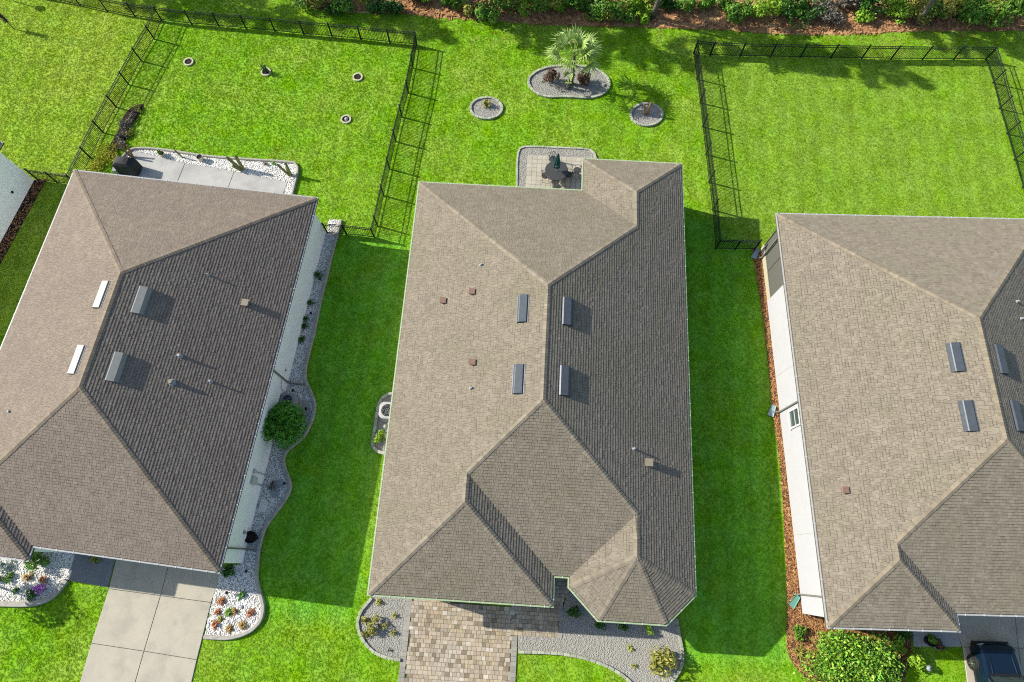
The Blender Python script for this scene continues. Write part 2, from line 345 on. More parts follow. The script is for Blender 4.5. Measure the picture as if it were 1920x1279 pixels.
def scatter(name, pts, proto, material, scale, tilt=0.3, parent=None, pmat=None):
    """one ground-cover object: proto mesh instanced on points by geometry nodes"""
    me = bpy.data.meshes.new(name); me.from_pydata([tuple(p) for p in pts], [], [])
    n = len(pts)
    rot = np.stack([RNG.uniform(-tilt, tilt, n), RNG.uniform(-tilt, tilt, n), RNG.uniform(0, 6.283, n)], 1).astype(np.float32)
    a = me.attributes.new('rot', 'FLOAT_VECTOR', 'POINT'); a.data.foreach_set('vector', rot.ravel())
    s = scale(n) if callable(scale) else np.asarray(scale)
    if s.ndim == 1: s = np.stack([s, s, s], 1)
    a = me.attributes.new('sc', 'FLOAT_VECTOR', 'POINT'); a.data.foreach_set('vector', s.astype(np.float32).ravel())
    me.materials.append(material)
    o = bpy.data.objects.new(name, me); COL.objects.link(o); o['kind'] = 'stuff'
    if parent is not None: o.parent = parent
    pr = bpy.data.objects.new(name + '_piece', proto)          # never linked to the scene: only the source of the instances
    if not proto.materials: proto.materials.append(material)
    ng = bpy.data.node_groups.new(name, 'GeometryNodeTree')
    ng.interface.new_socket('Geometry', in_out='INPUT', socket_type='NodeSocketGeometry')
    ng.interface.new_socket('Geometry', in_out='OUTPUT', socket_type='NodeSocketGeometry')
    N = ng.nodes; L = ng.links
    gi = N.new('NodeGroupInput'); go = N.new('NodeGroupOutput'); iop = N.new('GeometryNodeInstanceOnPoints')
    oi = N.new('GeometryNodeObjectInfo'); oi.inputs['Object'].default_value = pr
    ar = N.new('GeometryNodeInputNamedAttribute'); ar.data_type = 'FLOAT_VECTOR'; ar.inputs['Name'].default_value = 'rot'
    asn = N.new('GeometryNodeInputNamedAttribute'); asn.data_type = 'FLOAT_VECTOR'; asn.inputs['Name'].default_value = 'sc'
    er = N.new('FunctionNodeEulerToRotation')
    L.new(gi.outputs[0], iop.inputs['Points']); L.new(oi.outputs['Geometry'], iop.inputs['Instance'])
    L.new(ar.outputs['Attribute'], er.inputs[0]); L.new(er.outputs[0], iop.inputs['Rotation']); L.new(asn.outputs['Attribute'], iop.inputs['Scale'])
    L.new(iop.outputs[0], go.inputs[0])
    md = o.modifiers.new('instances', 'NODES'); md.node_group = ng
    return o
def mesh_of(name, V, F, material):
    me = bpy.data.meshes.new(name); me.from_pydata(V, [], F); me.materials.append(material); return me
def pebble_mesh(name, material):
    t = (1 + 5 ** .5) / 2
    v = [(-1, t, 0), (1, t, 0), (-1, -t, 0), (1, -t, 0), (0, -1, t), (0, 1, t), (0, -1, -t), (0, 1, -t), (t, 0, -1), (t, 0, 1), (-t, 0, -1), (-t, 0, 1)]
    f = [(0, 11, 5), (0, 5, 1), (0, 1, 7), (0, 7, 10), (0, 10, 11), (1, 5, 9), (5, 11, 4), (11, 10, 2), (10, 7, 6), (7, 1, 8), (3, 9, 4), (3, 4, 2), (3, 2, 6), (3, 6, 8), (3, 8, 9), (4, 9, 5), (2, 4, 11), (6, 2, 10), (8, 6, 7), (9, 8, 1)]
    r = random.Random(3)
    v = [tuple(c / 1.9 * r.uniform(.8, 1.15) for c in p) for p in v]
    return mesh_of(name, v, f, material)
def chip_mesh(name, material):
    m = MB(); m.box((0, 0, 0), (1, .28, .1)); return mesh_of(name, m.v, m.f, material)

# ------------------------------------------------------------------ plants
def leaf_arrays(P, size, up=0.5, ratio=0.5, rng=RNG, outward=None):
    n = len(P)
    d = rng.normal(size=(n, 3)); d[:, 2] += up
    if outward is not None: d += outward
    d /= np.linalg.norm(d, axis=1, keepdims=True)            # leaf normal
    a = rng.normal(size=(n, 3)); a -= d * (a * d).sum(1, keepdims=True); a /= np.linalg.norm(a, axis=1, keepdims=True)
    b = np.cross(d, a); s = (size * rng.uniform(.6, 1.3, n))[:, None]
    V = np.stack([P - a * s, P + b * s * ratio + d * s * .18, P + a * s, P - b * s * ratio + d * s * .18], 1).reshape(-1, 3)
    i = np.arange(n)[:, None] * 4
    F = np.concatenate([i + np.array([[0, 1, 2]]), i + np.array([[0, 2, 3]])])
    return V, F
def mesh_from_arrays(name, V, F, material, parent=None, smooth=False):
    me = bpy.data.meshes.new(name)
    me.vertices.add(len(V)); me.vertices.foreach_set('co', np.asarray(V, np.float32).ravel())
    F = np.asarray(F); k = F.shape[1]
    me.loops.add(len(F) * k); me.loops.foreach_set('vertex_index', F.astype(np.int32).ravel())
    me.polygons.add(len(F)); me.polygons.foreach_set('loop_start', np.arange(0, len(F) * k, k, dtype=np.int32))
    me.update(calc_edges=True); me.materials.append(material)
    o = bpy.data.objects.new(name, me); COL.objects.link(o)
    if parent is not None: o.parent = parent
    return o
def blob_points(n, r, h, lumps, rng, z0=0.0, fill=.55):
    """points through a lumpy crown volume with radius r and height h"""
    C = []; R = []
    for i in range(lumps):
        a = rng.uniform(0, 6.283); q = rng.uniform(0, .62) ** .7
        C.append((r * q * math.cos(a), r * q * math.sin(a), z0 + h * rng.uniform(.32, .72))); R.append((r * rng.uniform(.32, .5), h * rng.uniform(.24, .34)))
    C = np.array(C); R = np.array(R); k = rng.integers(0, lumps, n)
    d = rng.normal(size=(n, 3)); d /= np.linalg.norm(d, axis=1, keepdims=True)
    q = rng.uniform(fill, 1, (n, 1)) ** .6
    P = C[k] + d * q * np.stack([R[k, 0], R[k, 0], R[k, 1]], 1)
    P[:, 2] = np.maximum(P[:, 2], z0 + .03); return P, d
def bush(label, px, r, h, m, n=420, leaf=.07, cat='shrub', name='shrub', group=None, lumps=8, seed=None, at=None, stem=True):
    rng = np.random.default_rng(seed if seed is not None else int(px[0] * 13 + px[1] * 7))
    loc = G(*px) if at is None else Vector(at)
    t = thing(name, label, cat, loc, group=group)
    P, d = blob_points(n, r, h, lumps, rng)
    V, F = leaf_arrays(P, leaf, rng=rng, up=.7, outward=d * .6)
    mesh_from_arrays('foliage', V, F, mat[m], t)
    if stem:
        s = MB()
        for k in range(5):
            a = k * 1.257 + rng.uniform(-.3, .3); q = r * rng.uniform(.25, .5)
            s.tube([(0.02 * math.cos(a), .02 * math.sin(a), 0), (q * .5 * math.cos(a), q * .5 * math.sin(a), h * .3), (q * math.cos(a), q * math.sin(a), h * .62)], [.02 + .012 * r, .016, .008], 5)
        s.build('stem', mat['bark'], t)
    return t
def spiky(label, px, r, h, m, n=26, w=.035, cat='plant', name='spiky_plant', group=None, droop=.5, z=0.0, seed=None):
    rng = np.random.default_rng(seed if seed is not None else int(px[0] * 17 + px[1] * 5))
    t = thing(name, label, cat, G(px[0], px[1], z), group=group); b = MB()
    for k in range(n):
        a = k * 2.399 + rng.uniform(-.2, .2); e = rng.uniform(.15, 1.0)
        L = r * (1.25 - .35 * e) * rng.uniform(.8, 1.15)
        dx, dy = math.cos(a), math.sin(a); px_, py_ = -dy, dx
        c0 = Vector((dx * .02, dy * .02, .02)); c1 = Vector((dx * L * .5 * (1.2 - e), dy * L * .5 * (1.2 - e), h * (.3 + .6 * e))); c2 = Vector((dx * L * (1.25 - .8 * e), dy * L * (1.25 - .8 * e), h * (.15 + .95 * e) * (1 - droop * (1 - e))))
        P_ = Vector((px_, py_, 0)) * w * rng.uniform(.8, 1.2)
        b.add([c0 - P_ * .7, c0 + P_ * .7, c1 + P_, c1 - P_, c2], [(0, 1, 2, 3), (3, 2, 4)])
    b.build('leaf_rosette', mat[m], t); return t
def pine(label, base, h, seed, crown_r=2.0, crown0=.42, group=None, lean=(0, 0)):
    rng = np.random.default_rng(seed)
    t = thing('pine_tree', label, 'tree', base, group=group)
    tr = MB(); pts = []; rad = []
    for i in range(9):
        q = i / 8; pts.append((lean[0] * q + .12 * math.sin(q * 5 + seed), lean[1] * q + .1 * math.cos(q * 4 + seed), h * q)); rad.append(.17 * (1 - q) ** .8 + .02)
    tr.tube(pts, rad, 9)
    Pn = []
    for k in range(24):
        q = crown0 + (1 - crown0) * (k + .5) / 24; a = k * 2.4 + rng.uniform(-.4, .4)
        L = crown_r * math.sin(min(1, (1.08 - q) / (1 - crown0) * 1.15) * 1.5) * rng.uniform(.6, 1.1) + .2
        b0 = Vector((lean[0] * q, lean[1] * q, h * q)); b1 = b0 + Vector((math.cos(a) * L, math.sin(a) * L, L * rng.uniform(.05, .35)))
        tr.tube([b0, (b0 + b1) / 2 - Vector((0, 0, .06)), b1], [.04, .028, .01], 5, cap=False)
        for s in np.linspace(.35, 1, 6):
            c = np.array(b0.lerp(b1, s)); Pn.append(c + rng.normal(scale=.15, size=(44, 3)))
    tr.build('trunk', mat['bark'], t, smooth=True)
    P = np.concatenate(Pn); V, F = leaf_arrays(P, .2, up=.2, ratio=.17, rng=rng)
    mesh_from_arrays('crown', V, F, mat['needle'], t); return t
def cactus(label, px, stems, m='cactus', r=.07, cat='cactus', name='columnar_cactus', group=None, z=0.0):
    t = thing(name, label, cat, G(px[0], px[1], z), group=group)
    for (dx, dy, h, ox, oy) in stems:
        s = MB(); n = 7
        s.tube([(ox + dx * q, oy + dy * q, h * q) for q in np.linspace(0, 1, n)], [r * (1.0 + .25 * math.sin(3 * q)) * (1 if q < .95 else .35) for q in np.linspace(0, 1, n)], 9)
        for k in range(9):                                       # ribs
            a = 2 * math.pi * k / 9
            s.tube([(ox + dx * q + r * 1.12 * math.cos(a), oy + dy * q + r * 1.12 * math.sin(a), h * q) for q in np.linspace(0, .95, 5)], r * .16, 4)
        s.build('stem', mat[m], t)
    return t
def pot(label, px, r, h, m='black', z=0.0, fill='soil', cat='pot', group=None):
    t = thing('plant_pot', label, cat, G(px[0], px[1], z), group=group); b = MB()
    b.lathe([(r * .02, 0), (r * .72, 0), (r * .95, h * .9), (r * 1.06, h * .92), (r * 1.06, h), (r * .92, h), (r * .88, h * .8)], seg=20)
    b.build('body', mat[m], t, smooth=False)
    s = MB(); s.lathe([(0.001, h * .84), (r * .6, h * .86), (r * .885, h * .8)], seg=20); s.build('fill', mat[fill], t)
    return t

# ------------------------------------------------------------------ ground
EXCL = []                                                     # footprints on which no grass grows
def sheet(name, poly, z, material, label, cat, thick=0.0, kind='structure', parent=None):
    m = MB(); n = len(poly)
    if thick > 0: m.prism(poly, z - thick, z)
    else: m.add([(p[0], p[1], z) for p in poly], [tuple(range(n))])
    o = m.build(name, material, parent)
    if parent is None: tag(o, label, cat, kind=kind)
    return o
def ccw(p):
    a = sum(p[i][0] * p[(i + 1) % len(p)][1] - p[(i + 1) % len(p)][0] * p[i][1] for i in range(len(p)))
    return list(p) if a > 0 else list(p)[::-1]
def smooth_path(pts, n=5, closed=False):
    """Catmull-Rom through the points"""
    out = []; P = [Vector((p[0], p[1])) for p in pts]; N = len(P)
    rng = range(N) if closed else range(N - 1)
    for i in rng:
        g = (lambda k: P[k % N]) if closed else (lambda k: P[max(0, min(N - 1, k))])
        p0, p1, p2, p3 = g(i - 1), g(i), g(i + 1), g(i + 2)
        for k in range(n):
            t = k / n
            out.append(tuple(.5 * ((2 * p1) + (p2 - p0) * t + (2 * p0 - 5 * p1 + 4 * p2 - p3) * t * t + (3 * p1 - p0 - 3 * p2 + p3) * t ** 3)))
    if not closed: out.append(tuple(P[-1]))
    return out
def inset(poly, d):
    """polygon moved inwards by d (ccw)"""
    n = len(poly); out = []
    for i in range(n):
        a, b, c = (Vector(poly[i - 1]), Vector(poly[i]), Vector(poly[(i + 1) % n]))
        d1 = (b - a).normalized(); d2 = (c - b).normalized()
        n1 = Vector((-d1.y, d1.x)); n2 = Vector((-d2.y, d2.x))
        k = n1 + n2; k = k / max(.15, (1 + n1.dot(n2)))
        out.append(tuple(b + k * d))
    return out

# lawn: one undulating sheet out to the horizon
lm = MB(); lm.add([(-600, -500, 0), (600, -500, 0), (600, 700, 0), (-600, 700, 0)], [(0, 1, 2, 3)])
lawn = tag(lm.build('lawn', mat['lawn']), 'bright green mown lawn around the houses', 'lawn', kind='structure')

block_me = unit_box('edging_block', mat['block'], .06)
def edging(path, parent, L=.3, w=.13, h=.13, closed=False, z=0.0, me=None):
    P = [Vector((p[0], p[1])) for p in path]
    if closed: P.append(P[0])
    o = parent.location; acc = 0; i = 0; pos = P[0]
    d = [0]
    for a, b in zip(P, P[1:]): d.append(d[-1] + (b - a).length)
    n = max(1, round(d[-1] / L)); st = d[-1] / n
    def at(s):
        for k in range(len(P) - 1):
            if s <= d[k + 1] + 1e-9: return P[k].lerp(P[k + 1], (s - d[k]) / max(1e-9, d[k + 1] - d[k]))
        return P[-1]
    for k in range(n):
        a, b = at(k * st), at((k + 1) * st); c = (a + b) / 2; v = b - a
        hh = h * random.uniform(.9, 1.12)
        inst('edging_block', me or block_me, parent, (c.x - o.x, c.y - o.y, z + hh / 2 - o.z), (random.uniform(-.02, .02), 0, math.atan2(v.y, v.x) + random.uniform(-.03, .03)), (v.length - .014, w * random.uniform(.95, 1.05), hh))
def kerb(path, parent, w=.19, h=.17, name='kerb', closed=False):
    P = [Vector((p[0], p[1])) for p in path]; n = len(P); m = MB(); prof = [(-w / 2, -.02), (-w / 2, h * .8), (-w / 2 + .03, h), (w / 2 - .03, h), (w / 2, h * .8), (w / 2, -.02)]; k = len(prof)
    for i, p in enumerate(P):
        a = P[i - 1] if (closed or i > 0) else p; b = P[(i + 1) % n] if (closed or i < n - 1) else p
        t = (b - a).normalized(); q = Vector((-t.y, t.x))
        m.v += [(p.x + q.x * s, p.y + q.y * s, z) for s, z in prof]
    for i in range(n if closed else n - 1):
        j = (i + 1) % n
        m.f += [(i * k + c, i * k + c + 1, j * k + c + 1, j * k + c) for c in range(k - 1)]
    return m.build(name, mat['kerb'], parent, world=True)
peb_w = pebble_mesh('white_stone', mat['gravel_w']); peb_g = pebble_mesh('grey_stone', mat['gravel_g'])
chip_me = chip_mesh('wood_chip', mat['mulch']); straw_me = chip_mesh('straw_clump', mat['straw'])
def bed(name, poly, base, label, cat='flower bed', z=.03, cover=None, dens=250, size=(.016, .030)):
    poly = ccw(poly); EXCL.append(poly)
    o = sheet(name, poly, z, mat[base], label, cat)
    if cover:
        Q = sample_poly(poly, dens * area(poly)); n = len(Q)
        pts = np.column_stack([Q, np.full(n, z + .012)])
        if cover in ('w', 'g'):
            s = lambda n: (lambda q: np.stack([q, q * RNG.uniform(.7, 1, n), q * RNG.uniform(.3, .55, n)], 1))(RNG.uniform(*size, n))
            scatter('gravel', pts, peb_w if cover == 'w' else peb_g, mat['gravel_w'] if cover == 'w' else mat['gravel_g'], s, .3, o)
        else:
            s = lambda n: (lambda q: np.stack([q, q * RNG.uniform(.5, 1.1, n), q], 1))(RNG.uniform(*size, n))
            scatter('wood_chips' if cover == 'm' else 'straw', pts, chip_me if cover == 'm' else straw_me, mat['mulch'] if cover == 'm' else mat['straw'], s, .35, o)
    return o

# ------------------------------------------------------------------ houses
HE, SLOPE, KP = 3.45, 0.458, 0.992      # eave height, roof pitch, plan scale
class House:
    def __init__(s, name, label, corner, yaw, eaves, planes, ridges, shingle, gut, wallmat, walls=True):
        q = lambda p: (p[0] * KP, p[1] * KP)
        eaves = [q(p) for p in eaves]; planes = [([q(p) for p in pl], q(e), n, m) for pl, e, n, m in planes]; ridges = [(q(a), q(b), i, j) for a, b, i, j in ridges]
        c = G(corner[0], corner[1], HE); s.o = Vector((c.x, c.y, 0)); s.yaw = yaw
        s.root = thing(name, label, 'house', s.o, yaw)
        s.eaves = eaves; s.planes = planes; s.wall_poly = inset(eaves, .42); s.mats = (shingle, gut, wallmat)
        s.make_roof(ridges); s.make_gutters()
        if walls: s.make_walls()
        EXCL.append(s.W(s.wall_poly))
    def W(s, pts):
        cy, sy = math.cos(s.yaw), math.sin(s.yaw)
        return [(s.o.x + x * cy - y * sy, s.o.y + x * sy + y * cy) for x, y in pts]
    def local(s, p):
        cy, sy = math.cos(s.yaw), math.sin(s.yaw); x, y = p[0] - s.o.x, p[1] - s.o.y
        return (x * cy + y * sy, -x * sy + y * cy)
    def pz(s, i, p):
        _, e0, n, m = s.planes[i]; return HE + m * ((p[0] - e0[0]) * n[0] + (p[1] - e0[1]) * n[1])
    def on(s, i, u, v):
        z = HE
        for _ in range(40):
            g = G(u, v, z); l = s.local(g); z = s.pz(i, l)
        return (l[0], l[1], z)
    def make_roof(s, ridges):
        deck = MB()
        for i, (poly, e0, n, m) in enumerate(s.planes):
            deck.add([(p[0], p[1], s.pz(i, p) - .012) for p in poly], [tuple(range(len(poly)))])
        inn = inset(s.eaves, .02); k = len(inn)
        deck.add([(p[0], p[1], HE - .14) for p in inn] + [(p[0], p[1], HE - .004) for p in inn], [tuple(range(k - 1, -1, -1))] + [(i, (i + 1) % k, k + (i + 1) % k, k + i) for i in range(k)])
        s.roof = deck.build('roof', mat['underlay'], s.root)
        V = []; F = []; rng = random.Random(11)
        for pi, (poly, e0, n, m) in enumerate(s.planes):
            d = (-n[1], n[0]); cs = 1 / math.sqrt(1 + m * m); N = (-m * n[0] * cs, -m * n[1] * cs, cs)
            ab = [((p[0] - e0[0]) * d[0] + (p[1] - e0[1]) * d[1], (p[0] - e0[0]) * n[0] + (p[1] - e0[1]) * n[1]) for p in poly]
            smax = max(b for a, b in ab); e = .140 * cs
            def span(t):
                xs = []
                for (a1, b1), (a2, b2) in zip(ab, ab[1:] + ab[:1]):
                    if (b1 - t) * (b2 - t) <= 0 and abs(b1 - b2) > 1e-9: xs.append(a1 + (a2 - a1) * (t - b1) / (b2 - b1))
                return (min(xs), max(xs)) if len(xs) >= 2 else None
            t = .11
            while t < smax - .02:
                t1 = min(t + e, smax - .005); A = span(t + 1e-4); B = span(t1 - 1e-4)
                if A and B:
                    x = min(A[0], B[0]) - rng.uniform(0, .3); end = max(A[1], B[1])
                    while x < end:
                        w = rng.choice((.09, .13, .16, .19, .23)) * rng.uniform(.9, 1.1)
                        l0, r0 = max(x, A[0]), min(x + w - .009, A[1]); l1, r1 = max(x, B[0]), min(x + w - .009, B[1]); x += w
                        if r0 - l0 < .01 and r1 - l1 < .01: continue
                        if r0 < l0: l0 = r0 = min(max((l1 + r1) / 2, A[0]), A[1])
                        if r1 < l1: l1 = r1 = min(max((l0 + r0) / 2, B[0]), B[1])
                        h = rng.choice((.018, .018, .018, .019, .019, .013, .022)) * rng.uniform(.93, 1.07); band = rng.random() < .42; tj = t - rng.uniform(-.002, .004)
                        q = len(V)
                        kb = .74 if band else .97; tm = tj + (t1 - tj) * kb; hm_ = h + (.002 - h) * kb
                        for (a_, b_, hh) in ((l0, tj, 0), (r0, tj, 0), (l0, tj, h), (r0, tj, h), (r1, t1 + .012, .002), (l1, t1 + .012, .002), (r0 + (r1 - r0) * kb, tm, hm_), (l0 + (l1 - l0) * kb, tm, hm_)):
                            V.append((e0[0] + d[0] * a_ + n[0] * b_ + N[0] * hh, e0[1] + d[1] * a_ + n[1] * b_ + N[1] * hh, HE + m * b_ + N[2] * hh))
                        F += [(q + 2, q + 3, q + 6, q + 7), (q + 7, q + 6, q + 4, q + 5), (q, q + 1, q + 3, q + 2), (q, q + 2, q + 5), (q + 1, q + 4, q + 3)]
                t += e
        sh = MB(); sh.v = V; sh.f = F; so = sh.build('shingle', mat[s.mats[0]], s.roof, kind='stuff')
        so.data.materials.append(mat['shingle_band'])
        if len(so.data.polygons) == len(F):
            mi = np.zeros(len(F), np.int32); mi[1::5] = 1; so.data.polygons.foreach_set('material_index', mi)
        for (p0, p1, a, b) in ridges:
            cap = MB(); p0 = Vector(p0); p1 = Vector(p1); L2 = (p1 - p0).length; dz = s.pz(a, p1) - s.pz(a, p0)
            L3 = math.hypot(L2, dz); n = max(1, int(L3 / .145)); u = (p1 - p0).normalized(); q = Vector((-u.y, u.x)); w0 = .132
            zz = lambda p: min(s.pz(a, p), s.pz(b, p)); eset = {tuple(Vector(e)) for e in s.eaves}
            for k in range(n):
                if k == 0 and tuple(p0) in eset: continue
                t0 = k / n; t1 = min(1, (k + 1) / n + .02); w = w0 * rng.uniform(.92, 1.06)
                row = []
                for t, lift in ((t0, .032 + rng.uniform(0, .006)), (t1, .018)):
                    c = p0.lerp(p1, t)
                    row += [(c.x + q.x * o, c.y + q.y * o, zz(c + q * o) + lift) for o in (-w, 0, w)]
                bot = [(x, y, z - .03) for x, y, z in row[:3]]
                sk = [(row[3][0], row[3][1], row[3][2] - .02), (row[5][0], row[5][1], row[5][2] - .02)]
                cap.add(row + bot + sk, [(0, 1, 4, 3), (1, 2, 5, 4), (6, 7, 1, 0), (7, 8, 2, 1), (6, 0, 3, 9), (8, 10, 5, 2)])
            cap.build('ridge_cap', mat[s.mats[0].replace('shingle', 'cap')], s.roof, kind='stuff')
    def make_gutters(s):
        prof = [(.135, HE + .03), (.135, HE - .10), (.03, HE - .105), (.012, HE - .03), (0, HE + .012), (.075, HE + .02), (.077, HE - .004)]
        polys = [inset(s.eaves, o) for o, z in prof]; n = len(s.eaves)
        hm = bpy.data.meshes.new('hanger'); b = MB(); b.box((0, 0, 0), (.035, .13, .012)); hm.from_pydata(b.v, [], b.f); hm.materials.append(mat['white'])
        for i in range(n):
            j = (i + 1) % n; m = MB()
            vs = [(polys[k][i][0], polys[k][i][1], prof[k][1]) for k in range(7)] + [(polys[k][j][0], polys[k][j][1], prof[k][1]) for k in range(7)]
            m.add(vs, [(k, k + 1, 8 + k, 7 + k) for k in range(6)])
            g = m.build('gutter', mat[s.mats[1]], s.root)
            g.data.materials.append(mat['gutter_inner'])
            for k in (0, 1): g.data.polygons[k].material_index = 1 if s.mats[1] == 'gutter_green' else 2
            g.data.materials.append(mat['gutter_floor'])
            a = Vector(s.eaves[i]); c = Vector(s.eaves[j]); L = (c - a).length; u = (c - a) / L; q = Vector((-u.y, u.x)); t = .35
            while t < L - .2:
                p = a + u * t + q * .062; inst('hanger', hm, g, (p.x, p.y, HE + .022), (0, 0, math.atan2(u.y, u.x))); t += random.uniform(.62, .92)
    def make_walls(s, skip=()):
        P = s.wall_poly; n = len(P); s.walls = {}; I = inset(P, .15)
        for i in range(n):
            if i in skip: continue
            j = (i + 1) % n; m = MB()
            m.prism([P[i], P[j], I[j], I[i]], -.05, HE - .15); s.walls[i] = m.build('wall', mat[s.mats[2]], s.root)
    def vent(s, i, u, v, m, L=1.4, W=.42):
        """long off-ridge hood vent lying along the slope, open on its downhill side"""
        x, y, z = s.on(i, u, v); _, e0, n, sl = s.planes[i]; cs = 1 / math.sqrt(1 + sl * sl)
        up = Vector((n[0] * cs, n[1] * cs, sl * cs)); al = Vector((-n[1], n[0], 0)); N = al.cross(up); N = N if N.z > 0 else -N
        c = Vector((x, y, z)); b = MB()
        pr = [(-W / 2 - .14, .03), (-W / 2 - .02, .155), (-W / 2 + .03, .17), (W / 2 - .05, .09), (W / 2, .02)]
        vs = [c + al * (sg * L / 2) + up * a + N * h for sg in (-1, 1) for a, h in pr]
        b.add(vs, [(0, 1, 6, 5), (1, 2, 7, 6), (2, 3, 8, 7), (3, 4, 9, 8), (0, 4, 3, 2, 1), (5, 6, 7, 8, 9), (0, 5, 9, 4)])
        fl = [c + al * (sg * (L / 2 + .01)) + up * a + N * .026 for sg, a in ((-1, -W / 2 - .18), (1, -W / 2 - .18), (1, W / 2 + .03), (-1, W / 2 + .03))]
        b.add(fl, [(0, 1, 2, 3)])
        b.build('ridge_vent', mat[m], s.roof)
    def pipe(s, i, u, v, h=.4, r=.05, m='pipe'):
        x, y, z = s.on(i, u, v); b = MB()
        h *= .45
        b.tube([(x, y, z - .05), (x, y, z + h)], r, 10); b.build('vent_pipe', mat[m], s.roof)
        b = MB(); b.lathe([(r * 2.0, -.02), (r * 1.3, .07), (r * 1.05, .1)], (x, y, z), 12); b.build('flashing', mat['stone'], s.roof)
    def capbox(s, i, u, v, m, w=.24, h=.22):
        h *= .6
        x, y, z = s.on(i, u, v); b = MB()
        b.box((x, y, z + h / 2), (w, w, h)); b.box((x, y, z + h + .015), (w + .06, w + .06, .04)); b.build('vent_cap', mat[m], s.roof)
    def downspout(s, edge, pu, pv, out=None):
        """pipe from the gutter to the wall and down; (pu,pv) photo pixel of the gutter outlet"""
        l = Vector(s.local(G(pu, pv, HE))); a = Vector(s.wall_poly[edge]); c = Vector(s.wall_poly[(edge + 1) % len(s.wall_poly)]); u = (c - a).normalized(); q = Vector((u.y, -u.x))
        t = (l - a).dot(u); w = a + u * t + q * .05; e = w + q * .2; m = MB()
        m.bar((e.x, e.y, HE - .08), (w.x, w.y, HE - .38), .07, .09); m.bar((w.x, w.y, HE - .33), (w.x, w.y, .12), .07, .09)
        f = w + q * (out or .35); m.bar((w.x, w.y, .15), (f.x, f.y, .06), .07, .09); m.build('downspout', mat['downspout'], s.root)
        return w, q, u

def plane(poly, e0, n, m=SLOPE): return (poly, e0, n, m)
# --- centre house
W_, D_ = 15.17, 22.19; h = W_ / 2; zy = .455
fx, fh, fy = 8.62, 4.31, 1.30                     # front left wing: width, half, main front eave
ox0, ox1 = 9.22, W_; oc = (ox0 + ox1) / 2; oh = (ox1 - ox0) / 2; oa = 2.40
bx0 = 9.35; bc = (bx0 + W_) / 2; bh = (W_ - bx0) / 2; by = 24.32
eav = [(0, 0), (fx, 0), (fx, fy), (ox0, fy), (ox0, .9), (10.62, -.47), (13.77, -.47), (W_, .9), (W_, by), (bx0, by), (bx0, D_), (0, D_)]
apx = (oc, oa); apz = SLOPE * oh
def octface(p, q):
    P, Q = Vector(p), Vector(q); u = (Q - P).normalized(); n = Vector((-u.y, u.x)); dist = (Vector(apx) - P).dot(n)
    return plane([p, q, apx], p, (n.x, n.y), apz / dist)
PL = [
 plane([(0, 0), (fh, fh), (fh, fy + fh), (h, fy + h), (h, D_ - h), (0, D_)], (0, 0), (1, 0)),                                     # 0 west
 plane([(W_, .9), (W_, by), (bc, by - bh), (bc, D_ - bh), (h, D_ - h), (h, fy + h), (oc, fy + oh), apx], (W_, 0), (-1, 0)),       # 1 east
 plane([(fx, fy), (ox0, fy), (oc, fy + oh), (h, fy + h), (fh, fy + fh)], (0, fy), (0, 1)),                                        # 2 front main
 plane([(0, 0), (fx, 0), (fh, fh)], (0, 0), (0, 1)),                                                                             # 3 front wing front
 plane([(fx, 0), (fx, fy), (fh, fy + fh), (fh, fh)], (fx, 0), (-1, 0)),                                                           # 4 front wing east
 plane([(ox0, .9), apx, (oc, fy + oh), (ox0, fy)], (ox0, 0), (1, 0)),                                                             # 5 bay west
 octface((ox0, .9), (10.62, -.47)), octface((10.62, -.47), (13.77, -.47)), octface((13.77, -.47), (W_, .9)),                      # 6 7 8 bay faces
 plane([(0, D_), (h, D_ - h), (bc, D_ - bh), (bx0, D_)], (0, D_), (0, -1)),                                                       # 9 back main
 plane([(bx0, by), (bx0, D_), (bc, D_ - bh), (bc, by - bh)], (bx0, 0), (1, 0)),                                                   # 10 back wing west
 plane([(bx0, by), (bc, by - bh), (W_, by)], (0, by), (0, -1)),                                                                   # 11 back wing back
]
RG = [((0, 0), (fh, fh), 0, 3), ((fx, 0), (fh, fh), 3, 4), ((fh, fy + fh), (h, fy + h), 0, 2), ((oc, fy + oh), (h, fy + h), 1, 2), ((0, D_), (h, D_ - h), 0, 9), ((bc, D_ - bh), (h, D_ - h), 1, 9),
      ((bx0, by), (bc, by - bh), 10, 11), ((W_, by), (bc, by - bh), 1, 11), ((ox0, .9), apx, 5, 6), ((10.62, -.47), apx, 6, 7), ((13.77, -.47), apx, 7, 8), ((W_, .9), apx, 8, 1),
      ((fh, fh), (fh, fy + fh), 0, 4), (apx, (oc, fy + oh), 1, 5), ((bc, by - bh), (bc, D_ - bh), 1, 10), ((h, fy + h), (h, D_ - h), 0, 1)]
HC = House('hip_roof_house', 'central house with brown shingle hip roof, octagonal front bay and pale green gutters', (687.5, 1117.5), -.0594, eav, PL, RG, 'shingle_c', 'gutter_green', 'wall')
for u, v in ((983, 579), (975, 711)): HC.vent(0, u, v, 'vent_dark')
for u, v in ((1061, 584), (1056, 714)): HC.vent(1, u, v, 'vent_dark')
for u, v in ((902, 497), (883, 728)): HC.pipe(0, u, v, .32, .05, 'pipe')
for u, v in ((885, 548), (831, 565), (886, 680)): HC.capbox(0, u, v, 'cap_red')
HC.pipe(1, 1188, 842, .5, .05); HC.capbox(1, 1216, 868, 'cap_tan', .3, .25)
